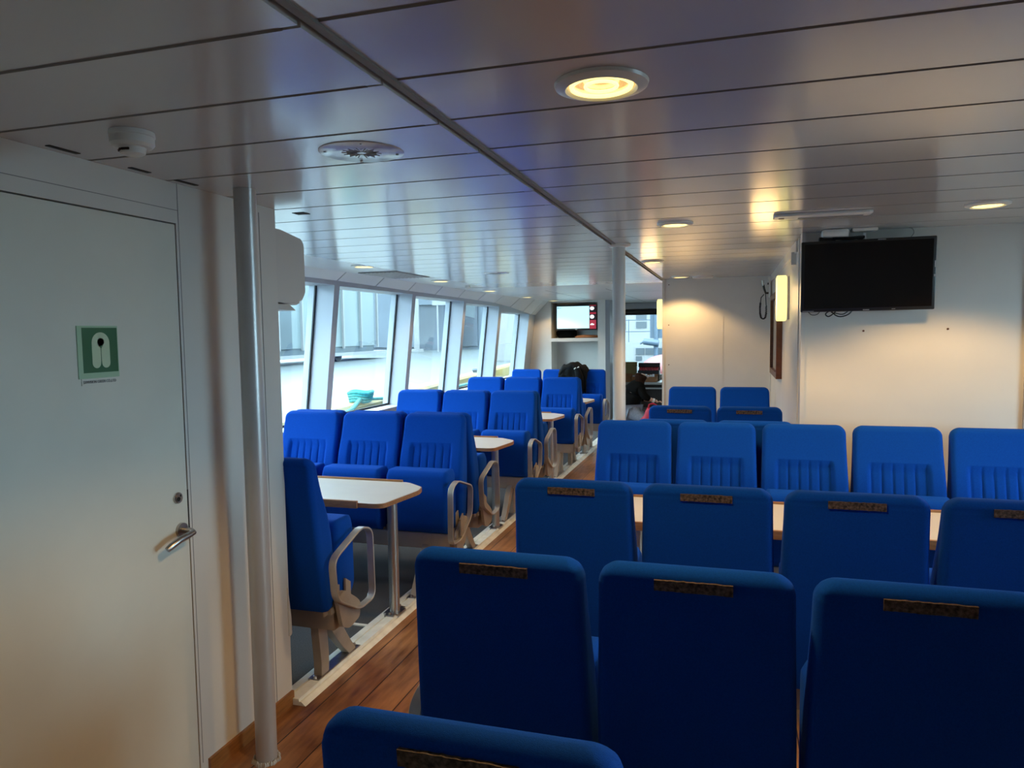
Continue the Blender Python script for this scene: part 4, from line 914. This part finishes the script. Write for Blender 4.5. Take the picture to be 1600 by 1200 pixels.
# red bag and cartons on the floor by the person
def redbag():
    o = empty('red_bag', (-1.25, 11.75, 0)); tag(o, 'crumpled red bag standing on the floor beside the kneeling person', 'bag')
    b = nb(); rows = []
    for k in range(12):
        t = k / 11; z = 0.40 * t; w_ = 0.16 * (1 - 0.45 * t); d = 0.10 * (1 - 0.6 * t); rows.append([b.verts.new((w_ * math.cos(a) * (1 + 0.12 * math.sin(3 * a + k)) - 0.10 * (1 - t) + 0.06 * t, d * math.sin(a) * (1 + 0.15 * math.sin(5 * a + 2 * k)), z)) for a in [2 * PI * q / 24 for q in range(24)]])
    for A, B in zip(rows[:-1], rows[1:]):
        for q in range(24): b.faces.new((A[q], A[(q + 1) % 24], B[(q + 1) % 24], B[q]))
    b.faces.new(rows[0][::-1]); b.faces.new(rows[-1]); obj('bag_body', b, 'redcloth', o, True, angle=180)
    b = nb(); tube(b, [(-0.02, 0, 0.38), (0.0, -0.02, 0.46), (0.06, -0.02, 0.48), (0.11, 0, 0.45), (0.12, 0, 0.38)], 0.014, 8); obj('strap', b, 'redcloth', o, True)
redbag()
b = nb(); box(b, (-1.95, 11.35, 0), (-1.50, 11.6, 0.13), 0.01); o = obj('cardboard_sheet', b, 'card'); tag(o, 'flat cardboard carton on the floor before the kneeling person', 'box')

# ------------------------------------------------------------------ outside, port: quay
b = nb(); prism(b, [(-80, -30), (-0.45, -30), (-4.25, 3.0), (-7.56, 32.0), (-17.6, 120), (-80, 120)], 'z', -1.4, 0.62)
# kerb angled slightly away
o = obj('ground', b, 'quay'); struct(o, 'wet pale concrete quay beyond the windows')
b = nb(); box(b, (-60, -40, -1.6), (60, 140, -1.5)); o = obj('sea', b, 'water'); struct(o, 'harbour water')
def yellow_kerb():
    b = nb(); A = (-4.04, 3.0); B = (-7.35, 32.0); d = Vector((B[0] - A[0], B[1] - A[1])).normalized(); n = Vector((-d.y, d.x)); rows = []
    for p in (A, B):
        P = Vector(p); rows.append([b.verts.new((P.x + n.x * u, P.y + n.y * u, z)) for u, z in ((0, 0.25), (0, 0.70), (0.04, 0.74), (0.26, 0.74), (0.30, 0.70), (0.30, 0.25))])
    for k in range(6): b.faces.new((rows[0][k], rows[0][(k + 1) % 6], rows[1][(k + 1) % 6], rows[1][k]))
    b.faces.new(rows[0][::-1]); b.faces.new(rows[1]); tag(obj('quay_kerb', b, 'kerb'), 'long yellow painted kerb along the quay edge', 'kerb')
yellow_kerb()
b = nb(); tube(b, [(-3.95, 3.5, 0.50), (-4.75, 12, 0.50), (-6.2, 25, 0.50)], 0.07, 10); tag(obj('fender_beam', b, 'outwhite', smooth=True), 'pale rounded rail between the ship and the yellow kerb', 'rail')
# rope and bollard
rp = empty('mooring_rope', (-4.80, 8.75, 0.74)); tag(rp, 'teal mooring rope looped over the yellow kerb outside', 'rope')
b = nb()
for k in range(4):
    n = 28; pts = [((0.13 + 0.01 * k) * math.cos(2 * PI * q / n), (0.15) * math.sin(2 * PI * q / n), 0.02 + 0.035 * k + 0.01 * math.sin(3 * 2 * PI * q / n)) for q in range(n)]; tube(b, pts, 0.026, 8, closed=True)
obj('loop', b, 'rope', rp, True)
b = nb(); tube(b, [(0.05, -0.1, 0.05), (0.25, -0.7, -0.03), (0.40, -1.5, -0.08), (0.52, -2.6, -0.1)], 0.028, 8); tube(b, [(0.1, 0.1, 0.03), (0.16, 1.2, -0.04), (0.10, 2.8, -0.06), (-0.02, 4.8, -0.05)], 0.022, 8); obj('trailing_line', b, 'rope', rp, True)
for (y, l) in ((10.6, 'small round fitting on the kerb seen through the third window'), (13.2, 'small round fitting on the kerb seen through the fourth window'), (15.6, 'farthest small round fitting on the kerb')):
    b = nb(); lathe(b, [(0, 0.10), (0.05, 0.10), (0.07, 0.06), (0.045, 0.03), (0.05, 0)], (-4.18 - 0.114 * (y - 3), y, 0.735), 14); tag(obj('kerb_fitting', b, 'slate2', smooth=True), l, 'fitting', 'kerb fittings')
# curtain-sided trailer parallel to the ship
tr = empty('curtain_trailer', (-14.4, 17.0, 0.62)); tag(tr, 'long pale curtain-sided trailer parked across the quay', 'trailer')
b = nb(); box(b, (-2.5, -22, 0.55), (0, 10.6, 3.6), 0.03); obj('curtain_side', b, 'tarp', tr)
b = nb()
for y in (-7.5, -2.6, 3.6): box(b, (0.0, y, 0.56), (0.05, y + 0.9, 3.55))
obj('dark_curtain', b, 'tarpdark', tr)
b = nb()
for k in range(24): y = -21.5 + k * 1.4; box(b, (0.0, y, 0.50), (0.09, y + 0.07, 3.6))
obj('posts', b, 'outwhite', tr)
b = nb(); box(b, (-2.5, -22, 0.22), (0.12, 11.7, 0.34)); obj('side_rail', b, 'outwhite', tr)
b = nb(); box(b, (-2.4, -22, 0.34), (-0.02, 10.5, 0.55)); obj('chassis', b, 'tarpdark', tr)
for y in (-14, -12.6, 6.4, 7.8):
    b = nb(); tube(b, [(-0.45, y, 0.28), (-0.12, y, 0.28)], 0.28, 24); obj('wheel', b, 'gap', tr, True)
b = nb(); box(b, (0.0, 6.6, 2.95), (0.06, 9.4, 3.6)); obj('yellow_sign', b, 'yellow', tr)
# buildings beyond
def building(name, x0, x1, y, h, m, label, d=8):
    o = empty(name, ((x0 + x1) / 2, y, 0.62)); tag(o, label, 'building', 'harbour buildings'); a = (x1 - x0) / 2
    b = nb(); box(b, (-a, 0, 0), (a, d, h)); obj('wall', b, m, o)
    return o
B1 = building('warehouse', -24, -16.9, 41.5, 11, 'slate', 'dark slate warehouse seen through the second and third windows')
b = nb(); box(b, (-1.2, -0.15, 0.2), (1.6, 0, 4.6)); obj('grey_door', b, 'slate2', B1)
b = nb(); box(b, (-2.4, -0.2, 0), (-1.9, 0, 1.9)); box(b, (0.3, -0.2, 2.8), (3.3, 0, 3.3)); obj('cladding_strip', b, 'slate2', B1)
B2 = building('shed', -16.9, -13.9, 43, 11, 'slate2', 'grey-blue shed seen through the fourth window')
b = nb(); box(b, (-1.4, -0.15, 3.2), (0.25, 0, 6.5)); obj('pale_panel', b, 'paleblue', B2)
b = nb(); box(b, (-1.3, -0.15, 0.2), (0.2, 0, 3.2)); obj('dark_gate', b, 'slate', B2)
B3 = building('hall', -13.9, -8.5, 45, 11, 'slate2', 'far harbour hall seen through the last window')
b = nb(); box(b, (-1.9, -0.15, 0), (-0.6, 0, 9)); obj('pale_strip', b, 'paleblue', B3)
b = nb(); box(b, (-0.4, -0.15, 0), (0.9, 0, 9)); obj('slate_strip', b, 'slate', B3)
b = nb(); box(b, (0.5, -0.2, 3.7), (1.3, -0.15, 4.8)); obj('orange_patch', b, 'orange', B3)
b = nb(); tube(b, [(0, 0, 0), (0.02, 0, 4.2), (-0.1, 0, 7)], 0.16, 12); tube(b, [(0, 0, 0), (0, 0, 0.15)], 0.4, 12); o = obj('lamp_post', b, 'outwhite', smooth=True); o.location = (-17.4, 38.5, 0.62); tag(o, 'thick white post standing before the dark warehouse', 'post')
gt = empty('gantry_sign', (-15.2, 37.5, 0.62)); tag(gt, 'white sign board on two slim posts before the warehouse', 'sign')
b = nb()
for x in (-0.45, 0.5): tube(b, [(x, 0, 0), (x, 0, 2.6)], 0.05, 8)
obj('posts', b, 'outwhite', gt)
b = nb(); box(b, (-0.75, -0.05, 2.6), (0.75, 0.05, 2.85)); obj('board', b, 'outwhite', gt)
b = nb(); prism(b, [(0.35 * math.cos(PI * k / 12), 2.9 + 0.4 * math.sin(PI * k / 12)) for k in range(13)], 'y', -0.04, 0.04); obj('dome_emblem', b, 'paleblue', gt)
b = nb(); box(b, (-18.6, 37.9, 2.0), (-18.25, 38.0, 2.35)); tag(obj('wall_notice', b, 'outwhite'), 'small white square notice near the orange panel outside', 'sign')
b = nb(); box(b, (-18.25, 38.0, 0.7), (-17.95, 38.2, 2.1)); tag(obj('orange_board', b, 'orange'), 'narrow orange board seen at the edge of the second window', 'board')

# ------------------------------------------------------------------ outside, bow: white ship
sh = empty('white_ship', (-2.5, 26, -1.0)); tag(sh, 'white ship superstructure seen through the bow window', 'ship')
b = nb(); box(b, (-6, 0, 0), (7, 6, 6.5)); obj('superstructure', b, 'shipwhite', sh)
b = nb(); box(b, (-6.2, -0.8, 0.0), (7, 0, 2.25)); obj('foredeck', b, 'shipwhite', sh)
for (x0, x1, z0, z1, y) in ((-0.73, -0.36, 3.04, 3.22, 0), (-0.73, -0.36, 2.74, 2.97, 0), (-0.10, 0.5, 2.6, 3.2, 0), (-1.6, -1.1, 2.7, 3.2, 0), (-0.64, -0.35, 1.82, 2.05, -0.8), (-0.31, 0.0, 1.82, 2.05, -0.8), (0.05, 0.5, 1.82, 2.05, -0.8), (-0.64, -0.44, 1.62, 1.77, -0.8)):
    b = nb(); box(b, (x0, y - 0.03, z0), (x1, y, z1)); obj('window', b, 'shipgrey', sh)
b = nb()
for z in (2.62, 3.02): tube(b, [(-3.0, -0.7, z), (1.8, -0.7, z)], 0.014, 8)
for x in (-3.0, -0.9, 0.3, 1.6): tube(b, [(x, -0.7, 2.2), (x, -0.7, 3.05)], 0.014, 8)
obj('railing', b, 'mastgrey', sh)
ms = empty('mast', (-2.30, 23.6, 0.0)); tag(ms, 'grey-blue mast and winch on the ship beyond the bow window', 'mast')
b = nb(); tube(b, [(0, 0, -1.5), (0, 0, 3.9)], 0.07, 14); box(b, (-0.20, 0.1, 1.4), (0.25, 0.25, 3.6)); obj('column', b, 'mastgrey', ms)
b = nb(); tube(b, [(0.1, -0.1, 1.24), (-0.38, -0.1, 1.30)], [0.11, 0.10], 20); tube(b, [(-0.37, -0.1, 1.30), (-0.50, -0.1, 1.23)], [0.04, 0.03], 8); obj('cylinder_winch', b, 'mastgrey', ms, True)
rb = lump('rescue_boat', (-1.60, 19.5, 0.58), (0.72, 1.2, 0.45), 'rib', 9, 'salmon red inflatable boat beyond the bow window', 'boat', amp=0.03)
